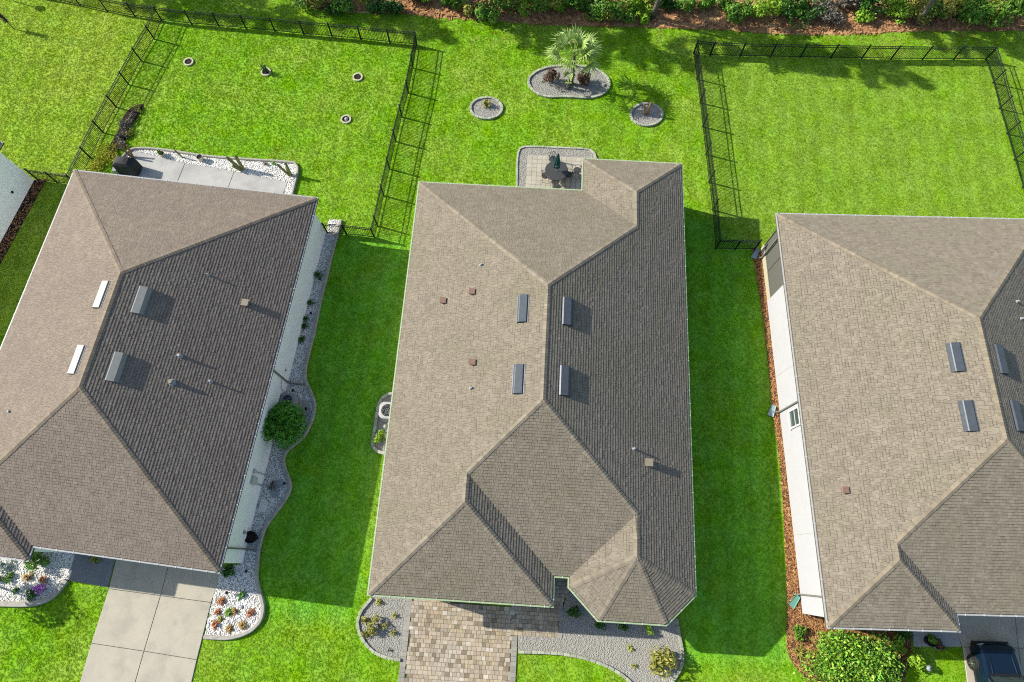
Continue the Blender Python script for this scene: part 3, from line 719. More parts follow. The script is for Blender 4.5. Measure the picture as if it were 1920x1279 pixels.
# --- left house
W_, D_ = 14.45, 20.3; h = W_ / 2; wx = -9.03; wy = -.64; wh = (wx + W_) / 2; wc = wx - wh
eav = [(-W_, wy), (wx, wy), (wx, 0), (0, 0), (0, D_), (-W_, D_)]
PL = [plane([(-W_, wy), (wc, wy + wh), (wc, wh), (-h, h), (-h, D_ - h), (-W_, D_)], (-W_, 0), (1, 0)),
      plane([(0, 0), (0, D_), (-h, D_ - h), (-h, h)], (0, 0), (-1, 0)),
      plane([(wx, 0), (0, 0), (-h, h), (wc, wh)], (0, 0), (0, 1)),
      plane([(-W_, wy), (wx, wy), (wc, wy + wh)], (0, wy), (0, 1)),
      plane([(wx, wy), (wx, 0), (wc, wh), (wc, wy + wh)], (wx, 0), (-1, 0)),
      plane([(-W_, D_), (-h, D_ - h), (0, D_)], (0, D_), (0, -1))]
RG = [((0, 0), (-h, h), 1, 2), ((0, D_), (-h, D_ - h), 1, 5), ((-W_, D_), (-h, D_ - h), 0, 5), ((wc, wh), (-h, h), 0, 2), ((wx, wy), (wc, wy + wh), 3, 4), ((-W_, wy), (wc, wy + wh), 0, 3), ((wc, wy + wh), (wc, wh), 0, 4), ((-h, h), (-h, D_ - h), 0, 1)]
HL = House('hip_roof_house', 'left neighbour house with brown hip roof and pale grey vents beside the concrete driveway', (412, 1076), -.1285, eav, PL, RG, 'shingle_l', 'gutter_white', 'wall_gray')
for u, v in ((193, 553), (147, 675)): HL.vent(0, u, v, 'vent_pale')
for u, v in ((262, 563), (215, 688)): HL.vent(1, u, v, 'vent_pale')
HL.pipe(1, 391, 516, .45, .035); HL.pipe(1, 338, 668, .5, .07); HL.pipe(1, 396, 716, .5, .05); HL.pipe(1, 322, 717, .45, .1, 'cap_tan'); HL.capbox(1, 461, 569, 'cap_tan', .3, .22); HL.pipe(0, 18, 772, .3, .04)
# --- right house
W_, D_ = 15.0, 21.48; h = W_ / 2; wx = 6.05; wh = wx / 2; my = .72
eav = [(0, 0), (wx, 0), (wx, my), (W_, my), (W_, D_), (0, D_)]
PL = [plane([(0, 0), (wh, wh), (wh, my + wh), (h, my + h), (h, D_ - h), (0, D_)], (0, 0), (1, 0)),
      plane([(W_, my), (W_, D_), (h, D_ - h), (h, my + h)], (W_, 0), (-1, 0)),
      plane([(wx, my), (W_, my), (h, my + h), (wh, my + wh)], (0, my), (0, 1)),
      plane([(0, 0), (wx, 0), (wh, wh)], (0, 0), (0, 1)),
      plane([(wx, 0), (wx, my), (wh, my + wh), (wh, wh)], (wx, 0), (-1, 0)),
      plane([(0, D_), (h, D_ - h), (W_, D_)], (0, D_), (0, -1))]
RG = [((0, 0), (wh, wh), 0, 3), ((wx, 0), (wh, wh), 3, 4), ((wh, my + wh), (h, my + h), 0, 2), ((W_, my), (h, my + h), 1, 2), ((0, D_), (h, D_ - h), 0, 5), ((W_, D_), (h, D_ - h), 1, 5), ((wh, wh), (wh, my + wh), 0, 4), ((h, my + h), (h, D_ - h), 0, 1)]
HR = House('hip_roof_house', 'right neighbour house with taupe hip roof, white side wall and corner screened porch', (1550, 1179), -.026, eav, PL, RG, 'shingle_r', 'gutter_white', 'wall', walls=False)
for u, v in ((1796, 670), (1820, 780)): HR.vent(0, u, v, 'vent_dark')
for u, v in ((1874, 674), (1904, 780)): HR.vent(1, u, v, 'vent_dark')
for u, v in ((1906, 566), (1914, 598)): HR.pipe(1, u, v, .35, .05)
HR.capbox(0, 1583, 919, 'cap_red')
# right house walls: west wall ends in a screened porch at the back corner
HR.make_walls(skip=(4, 5)); P = HR.wall_poly
px0, py0, py1 = P[0][0], P[0][1], P[5][1]; pys = 17.4; ix = 4.2
w = MB(); w.prism([(px0, py0), (px0 + .15, py0), (px0 + .15, pys), (px0, pys)], -.05, HE - .15); wl = w.build('wall', mat['wall'], HR.root)
j = MB(); j.box((px0 - .002, 12.75, 1.5), (.012, .02, 3.0)); j.box((px0 - .002, 4.2, 1.5), (.012, .02, 3.0)); j.build('control_joint', mat['kerb'], HR.root)
w = MB(); w.prism([(px0 + .15, pys - .15), (ix, pys - .15), (ix, pys), (px0 + .15, pys)], -.05, HE - .15); w.build('wall', mat['wall'], HR.root)
w = MB(); w.prism([(ix, pys), (ix + .15, pys), (ix + .15, py1), (ix, py1)], -.05, HE - .15); w.build('wall', mat['wall'], HR.root)
w = MB(); w.prism([(ix + .15, py1 - .15), (P[4][0], py1 - .15), (P[4][0], py1), (ix + .15, py1)], -.05, HE - .15); w.build('wall', mat['wall'], HR.root)
kn = MB(); kn.prism([(px0, pys), (px0 + .12, pys), (px0 + .12, py1), (px0, py1)], -.05, .5); kn.prism([(px0 + .12, py1 - .12), (ix, py1 - .12), (ix, py1), (px0 + .12, py1)], -.05, .5); kn.build('knee_wall', M('olive_stucco', (.36, .34, .25), rough=.9), HR.root)
sc = MB(); sc.box((px0 + .06, (pys + py1) / 2, 1.9), (.006, py1 - pys, 2.76)); sc.build('screen_panel', mat['screen'], HR.root)
sc = MB(); sc.box(((px0 + ix) / 2, py1 - .06, 1.9), (ix - px0, .006, 2.76)); sc.build('screen_panel', mat['screen'], HR.root)
fr = MB()
for yy in (pys + .03, (pys + py1) / 2, py1 - .03): fr.box((px0 + .06, yy, 1.9), (.06, .06, 2.78))
fr.box((px0 + .06, (pys + py1) / 2, .53), (.07, py1 - pys, .06)); fr.box((px0 + .06, (pys + py1) / 2, 3.26), (.07, py1 - pys, .06))
for xx in (1.7, 2.9, ix - .04): fr.box((xx, py1 - .06, 1.9), (.06, .06, 2.78))
fr.box(((px0 + ix) / 2, py1 - .06, .53), (ix - px0 - .1, .07, .06)); fr.build('screen_frame', M('bronze_frame', (.10, .095, .08), rough=.5), HR.root)
pf = MB(); pf.box(((px0 + ix) / 2, (pys + py1) / 2, .02), (ix - px0 - .2, py1 - pys - .2, .06)); pf.build('porch_floor', mat['concrete_grey'], HR.root)
def window(H, edge_y, x, z0, z1, half, out=-1, axis='x'):
    f = MB(); fw = .09
    f.box((x + out * .02, edge_y - half, (z0 + z1) / 2), (.1, fw, z1 - z0)); f.box((x + out * .02, edge_y + half, (z0 + z1) / 2), (.1, fw, z1 - z0))
    f.box((x + out * .02, edge_y, z1 + fw / 2), (.1, half * 2 + fw, fw)); f.box((x + out * .03, edge_y, z0 - fw / 2), (.14, half * 2 + fw + .06, fw)); f.box((x + out * .012, edge_y, (z0 + z1) / 2), (.05, half * 2 - fw, .04))
    wf = f.build('window', mat['white'], H.root)
    g = MB(); g.box((x + out * .008, edge_y, (z0 + z1) / 2), (.02, half * 2 - .02, z1 - z0)); g.build('pane', mat['glass'], wf)
l = HR.local(G(1496, 782, 1.9)); window(HR, l[1] - .05, px0, 1.35, 2.45, .45)
HR.downspout(5, 1498.7, 744.5); HR.downspout(5, 1543.7, 1120); HR.downspout(5, 1456, 432, .3)
# left house wall fittings
HL.downspout(3, 517, 687, .95); HL.downspout(3, 422, 1028, .85)
wx_ = HL.wall_poly[3][0]
def lwall(u, v, z): return HL.local(G(u, v, z))[1]
fb = MB(); yb = lwall(468, 900, 1.3)
fb.box((wx_ + .07, yb, 1.45), (.14, .4, .6)); fb.box((wx_ + .06, yb + .45, 1.6), (.1, .18, .3)); fb.build('meter_box', M('grey_meter_box', (.42, .45, .44), rough=.5), HL.root)
fb = MB(); fb.tube([(wx_ + .06, yb + .45, 1.5), (wx_ + .06, yb + .45, .1)], .025, 8); fb.tube([(wx_ + .06, yb - .12, 1.2), (wx_ + .06, yb - .12, .1)], .03, 8); fb.build('conduit', mat['pipe'], HL.root)
fb = MB(); yb = lwall(450, 997, .9); fb.box((wx_ + .05, yb, .9), (.1, .16, .2)); fb.box((wx_ + .04, lwall(533, 694, .9), .9), (.06, .08, .12)); fb.build('outlet_box', mat['stone'], HL.root)
fb = MB(); yb = lwall(530, 710, 1.0); fb.tube([(wx_ + .05, yb, 1.1), (wx_ + .05, yb - .25, 1.1), (wx_ + .08, yb - .55, .9), (wx_ + .08, yb - .62, .05)], .015, 6); fb.build('refrigerant_line', mat['stone'], HL.root)
gd = MB(); fy_ = HL.wall_poly[2][1]; gd.box((-4.3, fy_ - .01, 1.1), (4.9, .04, 2.2))
for k in range(3): gd.box((-4.3, fy_ - .036, .55 * (k + 1)), (4.9, .014, .025))
gd.build('garage_door', mat['white'], HL.root)
gd = MB(); fy_ = HC.wall_poly[0][1]; gd.box((5.1, fy_ - .01, 1.1), (4.9, .04, 2.2))
for k in range(3): gd.box((5.1, fy_ - .036, .55 * (k + 1)), (4.9, .014, .025))
gd.build('garage_door', mat['white'], HC.root)
fd = MB(); fy_ = HC.wall_poly[2][1]; fd.box((8.92, fy_ - .01, 1.05), (.5, .05, 2.1)); fd.build('door', M('entry_door_brown', (.12, .06, .03), rough=.5), HC.root)
gd = MB(); fy_ = HR.wall_poly[2][1]; gd.box((9.6, fy_ - .01, 1.1), (4.9, .04, 2.2))
for k in range(3): gd.box((9.6, fy_ - .036, .55 * (k + 1)), (4.9, .014, .025))
gd.build('garage_door', mat['white'], HR.root)
# --- house at the left edge: only its rear corner, side wall and eave corner are in view
c0 = G(65, 338); d0 = (G(0, 458) - c0).normalized(); ya = math.atan2(d0.y, d0.x) + math.pi / 2
e1 = Vector((math.cos(ya), math.sin(ya))); e2 = Vector((-e1.y, e1.x))
cor = Vector((c0.x, c0.y)) + (e1 + e2) * .42                      # eave corner, back right
FW, FD = 14.0, 20.0; org = cor - e1 * FW - e2 * FD
class HouseAt(House):
    def __init__(s, name, label, o, yaw, eaves, planes, ridges, mats):
        s.o = Vector((o.x, o.y, 0)); s.yaw = yaw; s.root = thing(name, label, 'house', s.o, yaw)
        s.eaves = eaves; s.planes = planes; s.wall_poly = inset(eaves, .42); s.mats = mats
        s.make_roof(ridges); s.make_gutters(); s.make_walls(); EXCL.append(s.W(s.wall_poly))
h = FW / 2
PL = [plane([(0, 0), (h, h), (h, FD - h), (0, FD)], (0, 0), (1, 0)), plane([(FW, 0), (FW, FD), (h, FD - h), (h, h)], (FW, 0), (-1, 0)), plane([(0, 0), (FW, 0), (h, h)], (0, 0), (0, 1)), plane([(0, FD), (h, FD - h), (FW, FD)], (0, FD), (0, -1))]
RG = [((0, 0), (h, h), 0, 2), ((FW, 0), (h, h), 1, 2), ((0, FD), (h, FD - h), 0, 3), ((FW, FD), (h, FD - h), 1, 3), ((h, h), (h, FD - h), 0, 1)]
HF = HouseAt('hip_roof_house', 'house at the left edge showing only its shaded blue-white side wall', org, ya, [(0, 0), (FW, 0), (FW, FD), (0, FD)], PL, RG, ('shingle_l', 'gutter_white', 'wall_gray'))
b = MB(); l = HF.local(G(25, 361, 1.0)); b.box((HF.wall_poly[1][0] + .04, l[1], 1.0), (.08, .12, .12)); b.build('outlet_box', mat['black'], HF.root)

# ------------------------------------------------------------------ paving
slab_j = .012
def slabs(name, label, quads, material, z=.05, thick=.08, joint='seal'):
    """concrete surface: each slab between the joints is its own piece"""
    root = None
    for q in quads:
        p = ccw(poly2(q)); EXCL.append(p)
    allp = [pt for q in quads for pt in poly2(q)]
    c = Vector((sum(a[0] for a in allp) / len(allp), sum(a[1] for a in allp) / len(allp), 0))
    root = thing(name, label, name, c, kind='structure')
    jb = MB()
    for q in quads:
        p = inset(ccw(poly2(q)), -.005); jb.add([(a, b, .02) for a, b in p], [tuple(range(len(p)))])
    if len(quads) > 1: jb.build('joint', mat['seal'], root, world=True, kind='stuff')
    for q in quads:
        p = inset(ccw(poly2(q)), slab_j); i2 = inset(p, .015); n = len(p); m = MB()
        vs = [(a, b, 0) for a, b in p] + [(a, b, z - .012) for a, b in p] + [(a, b, z) for a, b in i2]
        m.add(vs, [(k, (k + 1) % n, n + (k + 1) % n, n + k) for k in range(n)] + [(n + k, n + (k + 1) % n, 2 * n + (k + 1) % n, 2 * n + k) for k in range(n)] + [tuple(range(2 * n, 3 * n))])
        m.build('slab', mat[material], root, world=True)
    return root
slabs('driveway', 'pale concrete driveway of the left house with cross joints', [
    [(222, 1035), (320, 1048), (302, 1117), (205, 1104)], [(320, 1048), (420, 1062), (397, 1130), (302, 1117)],
    [(205, 1104), (302, 1117), (271, 1221), (172, 1206)], [(302, 1117), (397, 1130), (370, 1237), (271, 1221)],
    [(172, 1206), (271, 1221), (240, 1330), (138, 1322)], [(271, 1221), (370, 1237), (345, 1345), (240, 1330)]], 'concrete')
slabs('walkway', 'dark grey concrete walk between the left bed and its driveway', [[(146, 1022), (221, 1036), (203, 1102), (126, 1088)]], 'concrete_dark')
slabs('patio', 'grey concrete patio slabs behind the left house', [
    [(248, 283), (348, 306), (325, 362), (228, 345)], [(348, 306), (440, 322), (418, 380), (325, 362)], [(440, 322), (540, 342), (520, 395), (418, 380)]], 'concrete_grey')
slabs('driveway', 'shaded concrete driveway of the right house under the dark blue car', [
    [(1772, 1128), (1900, 1130), (1908, 1215), (1804, 1213)], [(1900, 1130), (2000, 1132), (2012, 1218), (1908, 1215)],
    [(1804, 1213), (1908, 1215), (1925, 1340), (1820, 1340)], [(1908, 1215), (2012, 1218), (2030, 1340), (1925, 1340)]], 'concrete')
slabs('walkway', 'short concrete walk leading to the right house entry', [[(1708, 1170), (1790, 1172), (1803, 1213), (1712, 1213)]], 'concrete_grey')

# paver drive and entry walk of the centre house
EC = HC; cy, sy = math.cos(HC.yaw), math.sin(HC.yaw)
mat['paver_c'] = M('paver_cream', col(232, 222, 202), col(216, 206, 188), scale=3, objr=.08, rough=.9, bump=.3, bscale=40)
mat['paver_d'] = M('paver_brown_grey', col(164, 150, 126), col(150, 138, 118), scale=3, objr=.12, rough=.9, bump=.3, bscale=40)
paver_me = unit_box('paver', mat['paver'], .04); paver_alt = [unit_box('paver', mat['paver_c'], .04), unit_box('paver', mat['paver_d'], .04)]; border_me = unit_box('border_paver', mat['paver_g'], .04)
def HCl(u, v): return HC.local(G(u, v))
drive = [HCl(773, 1120), HCl(962, 1140), HCl(959, 1210), HCl(953, 1340), HCl(757, 1330)]
walk = [HCl(962, 1120), HCl(1036, 1120), HCl(1034, 1060), HCl(1066, 1060), HCl(1066, 1110), HCl(1050, 1150), HCl(1048, 1196), HCl(959, 1191)]
droot = thing('driveway', 'tan paver driveway and entry walk in front of the centre house', 'driveway', HC.o, HC.yaw, kind='structure')
for pl in (drive, walk): EXCL.append(HC.W(ccw(pl)))
base = MB()
for pl, zz in ((drive, .030), (walk, .026)):
    p = ccw(pl); base.add([(a, b, zz) for a, b in p], [tuple(range(len(p)))])
base.build('joint_sand', mat['joint'], droot)
cells = []; rr = random.Random(5)
for pl in (drive, walk):
    xs = [p[0] for p in pl]; ys = [p[1] for p in pl]; Pn = ccw(pl); y = min(ys)
    while y < max(ys):
        d = rr.choice((.17, .2, .2)); x = min(xs) - rr.uniform(0, .2)
        while x < max(xs):
            w_ = rr.choice((.13, .18, .2, .25)); c = (x + w_ / 2, y + d / 2)
            if pip(np.array([c]), Pn)[0]: cells.append((c[0], c[1], w_, d))
            x += w_
        y += d
def seen(c):
    Wp = HC.W([(c[0], c[1])])[0]; dx, dy, dz = Wp[0], Wp[1], -CAM_H
    yc = _ct * dy + _st * dz; zc = -_st * dy + _ct * dz; return 639.5 - FPX * yc / -zc, 960 + FPX * dx / -zc
vis = [c for c in cells if seen(c)[0] < 1282 and c[1] < -.1 or c[0] > 8.6]
vis.sort(key=lambda c: -(c[2] * c[3]) + .02 * (c[0] > 7.2))
ind = set(vis[:300]); rest = MB()
for c in cells:
    rz = rr.uniform(-.012, .012); zz = .05 + rr.uniform(-.003, .004)
    pm_ = rr.choices((paver_me, paver_alt[0], paver_alt[1]), (.78, .08, .14))[0]
    if c in ind: inst('paver', pm_, droot, (c[0], c[1], zz - .03), (rr.uniform(-.006, .006), rr.uniform(-.006, .006), rz), (c[2] - .012, c[3] - .012, .06))
    else: rest.box((c[0], c[1], zz - .03), (c[2] - .012, c[3] - .012, .06), rz)
rest.build('paver_field', mat['paver_s'], droot, kind='stuff')
def border(a, b, w=.28):
    a, b = Vector(a), Vector(b); L = (b - a).length; u = (b - a) / L; n = int(L / .22)
    for k in range(n):
        p = a + u * (k + .5) * L / n; inst('border_paver', border_me, droot, (p.x, p.y, .026), (0, 0, math.atan2(u.y, u.x)), (L / n - .01, w, .06))
border(HCl(768.5, 1118), HCl(750, 1300)); border(HCl(965, 1192), HCl(960, 1300)); border(HCl(1052, 1135), HCl(1050, 1196), .2)
EXCL.append(HC.W(ccw([HCl(764, 1118), HCl(776, 1118), HCl(757, 1320), HCl(745, 1320)]))); EXCL.append(HC.W(ccw([HCl(961, 1190), HCl(972, 1190), HCl(966, 1320), HCl(953, 1320)])))

# rear paver patio of the centre house
pat_out = smooth_path(poly2([(969, 352), (970, 300), (974, 281), (984, 276), (1040, 277.5), (1098, 280.5), (1111, 285), (1117, 297), (1118, 330)]), 4)
bedp = pat_out + poly2([(1118, 360), (969, 360)])
pb = bed('gravel_bed', bedp, 'gravel_base_g', 'grey gravel margin around the rear paver patio', cover='g', dens=420)
edging(pat_out, pb, L=.42, w=.12, h=.1)
pin = [HCl(990, 294), HCl(1100, 298), HCl(1100, 360), HCl(986, 352)]
proot = thing('patio', 'beige square-paver patio behind the centre house', 'patio', HC.o, HC.yaw, kind='structure')
b_ = MB(); b_.add([(a, b, .036) for a, b in ccw(pin)], [(0, 1, 2, 3)]); b_.build('joint_sand', mat['joint'], proot)
pm = unit_box('paver', M('paver_beige', col(210, 203, 184), col(197, 191, 174), scale=3, objr=.08, rough=.9, bump=.2), .03)
x0, x1 = min(p[0] for p in pin), max(p[0] for p in pin); y0, y1 = min(p[1] for p in pin), max(p[1] for p in pin); s_ = .31
for a in range(int((x1 - x0) / s_) + 1):
    for c in range(int((y1 - y0) / s_) + 1):
        p = (x0 + (a + .5) * s_, y0 + (c + .5) * s_)
        if pip(np.array([p]), ccw(pin))[0]: inst('paver', pm, proot, (p[0], p[1], .03), (0, 0, 0), (s_ - .012, s_ - .012, .06))

# ------------------------------------------------------------------ beds
# left house: white stone bed with poured kerb down the side and round the front corner
kr = [(640, 414), (633, 440), (622, 480), (610, 530), (600, 570), (590, 620), (580, 660), (573, 692), (573, 712), (582, 734), (590, 757), (588, 778), (580, 800), (568, 820), (552, 834), (538, 846), (532, 862), (535, 880), (542, 898), (545, 913), (540, 928), (528, 947), (514, 966), (500, 986), (491, 1008), (486, 1032), (483, 1058), (482, 1082), (486, 1105), (493, 1128), (494, 1147), (488, 1165), (473, 1181), (452, 1191), (425, 1196), (384, 1194)]
kp = smooth_path(poly2(kr), 4)
wl_ = HL.W([HL.wall_poly[4], HL.wall_poly[3]])
lb = bed('gravel_bed', kp + poly2([(398, 1130), (418, 1066)]) + [wl_[1]] + [HL.W([(HL.wall_poly[3][0], lwall(618, 412, 0))])[0]], 'gravel_base_w', 'white stone bed with curved concrete kerb along the side of the left house', cover='w', dens=330, size=(.025, .055))
kerb(kp, lb)
kf = smooth_path(poly2([(-40, 1132), (0, 1132), (40, 1133), (68, 1131), (90, 1124), (106, 1113), (118, 1099), (127, 1088)]), 4)
lf = bed('gravel_bed', kf + poly2([(146, 1022), (146, 1010), (60, 1000), (-40, 1000)]), 'gravel_base_w', 'white stone flower bed in front of the left house', cover='w', dens=330, size=(.025, .055))
kerb(kf, lf, w=.26)
# left rear patio border of white stones
kb = smooth_path(poly2([(228, 300), (250, 281), (294, 281), (340, 287), (387, 294), (462, 300), (543, 305.5), (556, 311), (559, 322), (551, 357), (540, 395)]), 4)
lr = bed('gravel_bed', kb + poly2([(524, 392), (540, 342), (440, 322), (348, 306), (248, 283), (228, 330)]), 'gravel_base_w', 'white stone border around the rear patio of the left house', cover='w', dens=330, size=(.025, .055))
kerb(kb, lr, w=.14)
# centre house: front left bed, front right bed, side bed
k1 = smooth_path(poly2([(698, 1121), (687, 1134), (677, 1147), (671, 1166), (675, 1187), (686, 1207), (703, 1223), (727, 1233), (752, 1237)]), 4)
b1 = bed('gravel_bed', k1 + poly2([(765, 1120), (764, 1100), (705, 1095)]), 'gravel_base_g', 'rounded grey gravel bed left of the paver driveway', cover='g', dens=420)
edging(k1, b1, L=.33, w=.14)
k2 = smooth_path(poly2([(972, 1222), (1010, 1223), (1055, 1226), (1100, 1235), (1140, 1250), (1172, 1270), (1200, 1300), (1215, 1340)]), 4)
k3 = smooth_path(poly2([(1268, 1160), (1273, 1190), (1279, 1222), (1279, 1242), (1271, 1262), (1255, 1285), (1235, 1320)]), 4)
b2 = bed('gravel_bed', k2 + k3[::-1] + poly2([(1262, 1110), (1150, 1120), (1066, 1070), (1066, 1110), (1052, 1150), (1050, 1196), (971, 1191)]), 'gravel_base_g', 'grey gravel bed sweeping below the octagonal front bay', cover='g', dens=420)
edging(k2, b2, L=.32, w=.14); edging(k3, b2, L=.32, w=.14)
k4 = smooth_path(poly2([(740, 738), (723, 742), (712, 755), (707, 780), (702, 815), (699, 832), (704, 845), (722, 851)]), 4)
b3 = bed('gravel_bed', k4 + poly2([(760, 851), (770, 738)]), 'gravel_base_g', 'narrow edged bed against the west wall of the centre house', cover='g', dens=420)
edging(k4, b3, L=.4, w=.16, h=.16)
# palm island and two round island beds
k5 = smooth_path(poly2([(990.5, 154), (997, 142), (1016, 131), (1045, 125), (1085, 125), (1114, 131), (1132, 140), (1142, 154), (1140, 168), (1129, 178), (1108, 184), (1085, 184), (1057, 182), (1030, 183), (1011, 178), (996, 167)]), 4, True)
b4 = bed('gravel_bed', k5, 'gravel_base_g', 'kidney-shaped grey gravel island with the fan palm in the back lawn', cover='g', dens=420)
edging(k5, b4, L=.27, w=.15, closed=True)
def ellipse(cx, cy, rx, ry, n=24): return [G2(cx + rx * math.cos(2 * math.pi * k / n), cy + ry * math.sin(2 * math.pi * k / n)) for k in range(n)]
e1_ = ellipse(912, 204, 30, 20); b5 = bed('gravel_bed', e1_, 'gravel_base_g', 'round gravel bed with a small leafy plant, left of the palm island', cover='g', dens=420); edging(e1_, b5, L=.28, w=.14, closed=True)
e2_ = ellipse(1212, 216, 30, 21); b6 = bed('gravel_bed', e2_, 'gravel_base_g', 'round gravel bed with two dry stems, right of the palm island', cover='g', dens=420); edging(e2_, b6, L=.28, w=.14, closed=True)
# right house mulch bed
mr = [(1410, 466), (1418, 520), (1431, 600), (1441, 690), (1448, 770), (1459, 850), (1466, 930), (1471, 1020), (1475, 1120), (1474, 1200), (1478, 1228), (1492, 1252), (1515, 1275), (1540, 1310)]
mp = smooth_path(poly2(mr), 3)
mb_ = bed('mulch_bed', mp + poly2([(1680, 1310), (1708, 1240), (1708, 1180), (1712, 1150)]) + HR.W([(5.9, .6), (.42, .42), (.43, 20.7)]) , 'mulch_base', 'orange wood-chip bed along the white wall of the right house', cover='m', dens=240, size=(.07, .17))
# far-left house mulch strip
sp = [HF.W([(FW - .42, FD - .42)])[0], HF.W([(FW - .42, FD - 9)])[0], HF.W([(FW + .22, FD - 9)])[0], HF.W([(FW + .32, FD - .2)])[0]]
bed('mulch_bed', sp, 'soil', 'dark mulch strip below the shaded wall at the left edge', cover='m', dens=120, size=(.06, .14))
# soil patch by the left fence
bed('soil_bed', smooth_path(poly2([(270, 196), (262, 215), (244, 240), (236, 262), (214, 285), (198, 296), (206, 272), (222, 245), (230, 222), (246, 202)]), 3, True), 'soil', 'dark bare soil strip beside the left yard fence', cat='soil', z=.015)
# back bank of pine straw beyond the fences
bk = [(480, -60), (540, -8), (600, 18), (650, 24), (710, 25), (770, 27), (810, 33), (880, 36), (960, 42), (1030, 47), (1110, 49), (1200, 51), (1290, 54), (1360, 57), (1460, 64), (1540, 66), (1620, 64), (1710, 59), (1800, 58), (1920, 58), (2100, 62)]
bp = smooth_path(poly2(bk), 3) + [G2(2100, -120), G2(480, -120)]
bank = bed('ground', bp, 'straw_base', 'orange pine-straw bank behind the back lawns', cat='ground', z=.02, cover='s', dens=34, size=(.22, .55))
# small white rings in the left back yard
for (u, v, lab) in ((354, 117, 'white stone ring farthest left in the left back yard'), (499, 136, 'white stone ring around the small dark conifer'), (671, 145.5, 'white stone ring nearest the right fence of the left yard'), (649, 224.5, 'white stone ring with grey rubble nearest the left rear patio')):
    t = thing('tree_ring', lab, 'tree ring', G(u, v)); m = MB()
    n = 18
    for k in range(n):
        a = 2 * math.pi * k / n; m.box((.29 * math.cos(a), .29 * math.sin(a), .04), (.1, .13, .1 + .02 * math.sin(k * 5)), a)
    m.build('rim', mat['ring'], t); s = MB(); s.lathe([(.001, .05), (.15, .045), (.27, .02)], seg=14); s.build('fill', mat['soil'], t)
    EXCL.append([(G(u, v).x + .33 * math.cos(k), G(u, v).y + .33 * math.sin(k)) for k in np.linspace(0, 6.283, 13)[:-1]])

# ------------------------------------------------------------------ grass
def tuft_mesh(seed):
    r = random.Random(seed); m = MB()
    for k in range(13):
        a = r.uniform(0, 6.283); q = r.uniform(0, .05); L = r.uniform(.035, .075); le = r.uniform(.2, 1.0); b = r.uniform(0, 6.283)
        c = Vector((q * math.cos(a), q * math.sin(a), 0)); d = Vector((math.cos(b), math.sin(b), 0)); p = Vector((-d.y, d.x, 0)) * r.uniform(.006, .011)
        tip = c + d * L * le + Vector((0, 0, L * (1.15 - .6 * le))); mid = c + d * L * le * .35 + Vector((0, 0, L * .62 * (1.15 - .3 * le)))
        m.add([c - p, c + p, mid + p * .8, mid - p * .8, tip], [(0, 1, 2, 3), (3, 2, 4)])
    return mesh_of('tuft', m.v, m.f, mat['grass'])
view = [G2(-60, 1330), G2(1980, 1330), G2(1980, -40), G2(-60, -40)]
Q = sample_poly(view, 175 * area(view))
keep = np.ones(len(Q), bool)
for e in EXCL: keep &= ~pip(Q, e)
Q = Q[keep]; n = len(Q)
lumpy = .82 + .12 * np.sin(Q[:, 0] * 9.1 + 2.3 * np.sin(Q[:, 1] * 5.3)) * np.sin(Q[:, 1] * 8.3 + 2 * np.sin(Q[:, 0] * 4.1)) + .07 * np.sin(Q[:, 0] * 2.3 + 1.7 * np.sin(Q[:, 1] * 1.9)) * np.sin(Q[:, 1] * 2.9 + Q[:, 0])
sc_ = np.clip(lumpy, .35, 1.3) * RNG.uniform(.82, 1.18, n)
cl_ = sample_poly(view, 3 * area(view)); kc = np.ones(len(cl_), bool)
for e in EXCL: kc &= ~pip(cl_, e)
cl_ = cl_[kc]; nc = len(cl_)
Q = np.concatenate([Q, cl_]); gp = np.column_stack([Q, np.zeros(len(Q))])
s1 = np.stack([sc_ * 1.2, sc_ * 1.2, sc_ * .52], 1); q2 = RNG.uniform(.8, 1.25, nc); s2 = np.stack([q2 * 1.5, q2 * 1.3, q2 * 1.05], 1)
gr = scatter('grass', gp, tuft_mesh(1), mat['grass'], np.concatenate([s1, s2]), .2)
tag(gr, 'short mown grass blades covering the lawns', 'grass', kind='stuff')

lf_pts = [p for p in sample_poly(poly2([(560, 75), (1920, 112), (1920, 62), (1200, 52), (560, 26)]), 520)]
lt = scatter('leaf_litter', np.column_stack([np.array(lf_pts), np.full(len(lf_pts), .06)]), mesh_of('fallen_leaf', [(-.5, 0, 0), (0, .25, .08), (.5, 0, 0), (0, -.25, .08)], [(0, 1, 2), (0, 2, 3)], mat['straw']), mat['straw'], lambda n: RNG.uniform(.07, .16, n), .4)
tag(lt, 'scattered brown fallen leaves along the edge of the pine-straw bank', 'leaves', kind='stuff')
# ------------------------------------------------------------------ fences
picket_me = unit_box('picket', mat['fence']); post_me = unit_box('fence_post', mat['fence'], .08)
FH = 1.16
def fence(label, pxs, start=True, end=True, step=.105):
    P = [G(u, v) for u, v in pxs]; t = thing('metal_fence', label, 'fence', P[0]); o = t.location
    for i, p in enumerate(P):
        if (i == 0 and not start) or (i == len(P) - 1 and not end): continue
        ps = inst('fence_post', post_me, t, (p.x - o.x, p.y - o.y, FH / 2 + .03), (0, 0, 0), (.078, .078, FH + .06))
        inst('post_cap', post_me, ps, (0, 0, .5), (0, 0, 0), (1.25, 1.25, .03))
    for a, b in zip(P, P[1:]):
        d = b - a; L = d.length; u = d / L; an = math.atan2(d.y, d.x); c = (a + b) / 2 - o
        for zz in (.12, FH - .2, FH - .02): inst('rail', picket_me, t, (c.x, c.y, zz), (0, 0, an), (L - .06, .03, .036))
        n = max(1, int(L / step))
        for k in range(n):
            q = a + u * (k + .5) * L / n - o
            inst('picket', picket_me, t, (q.x, q.y, (FH - .05) / 2 + .05), (0, 0, an), (.022, .022, FH - .1))
    return t
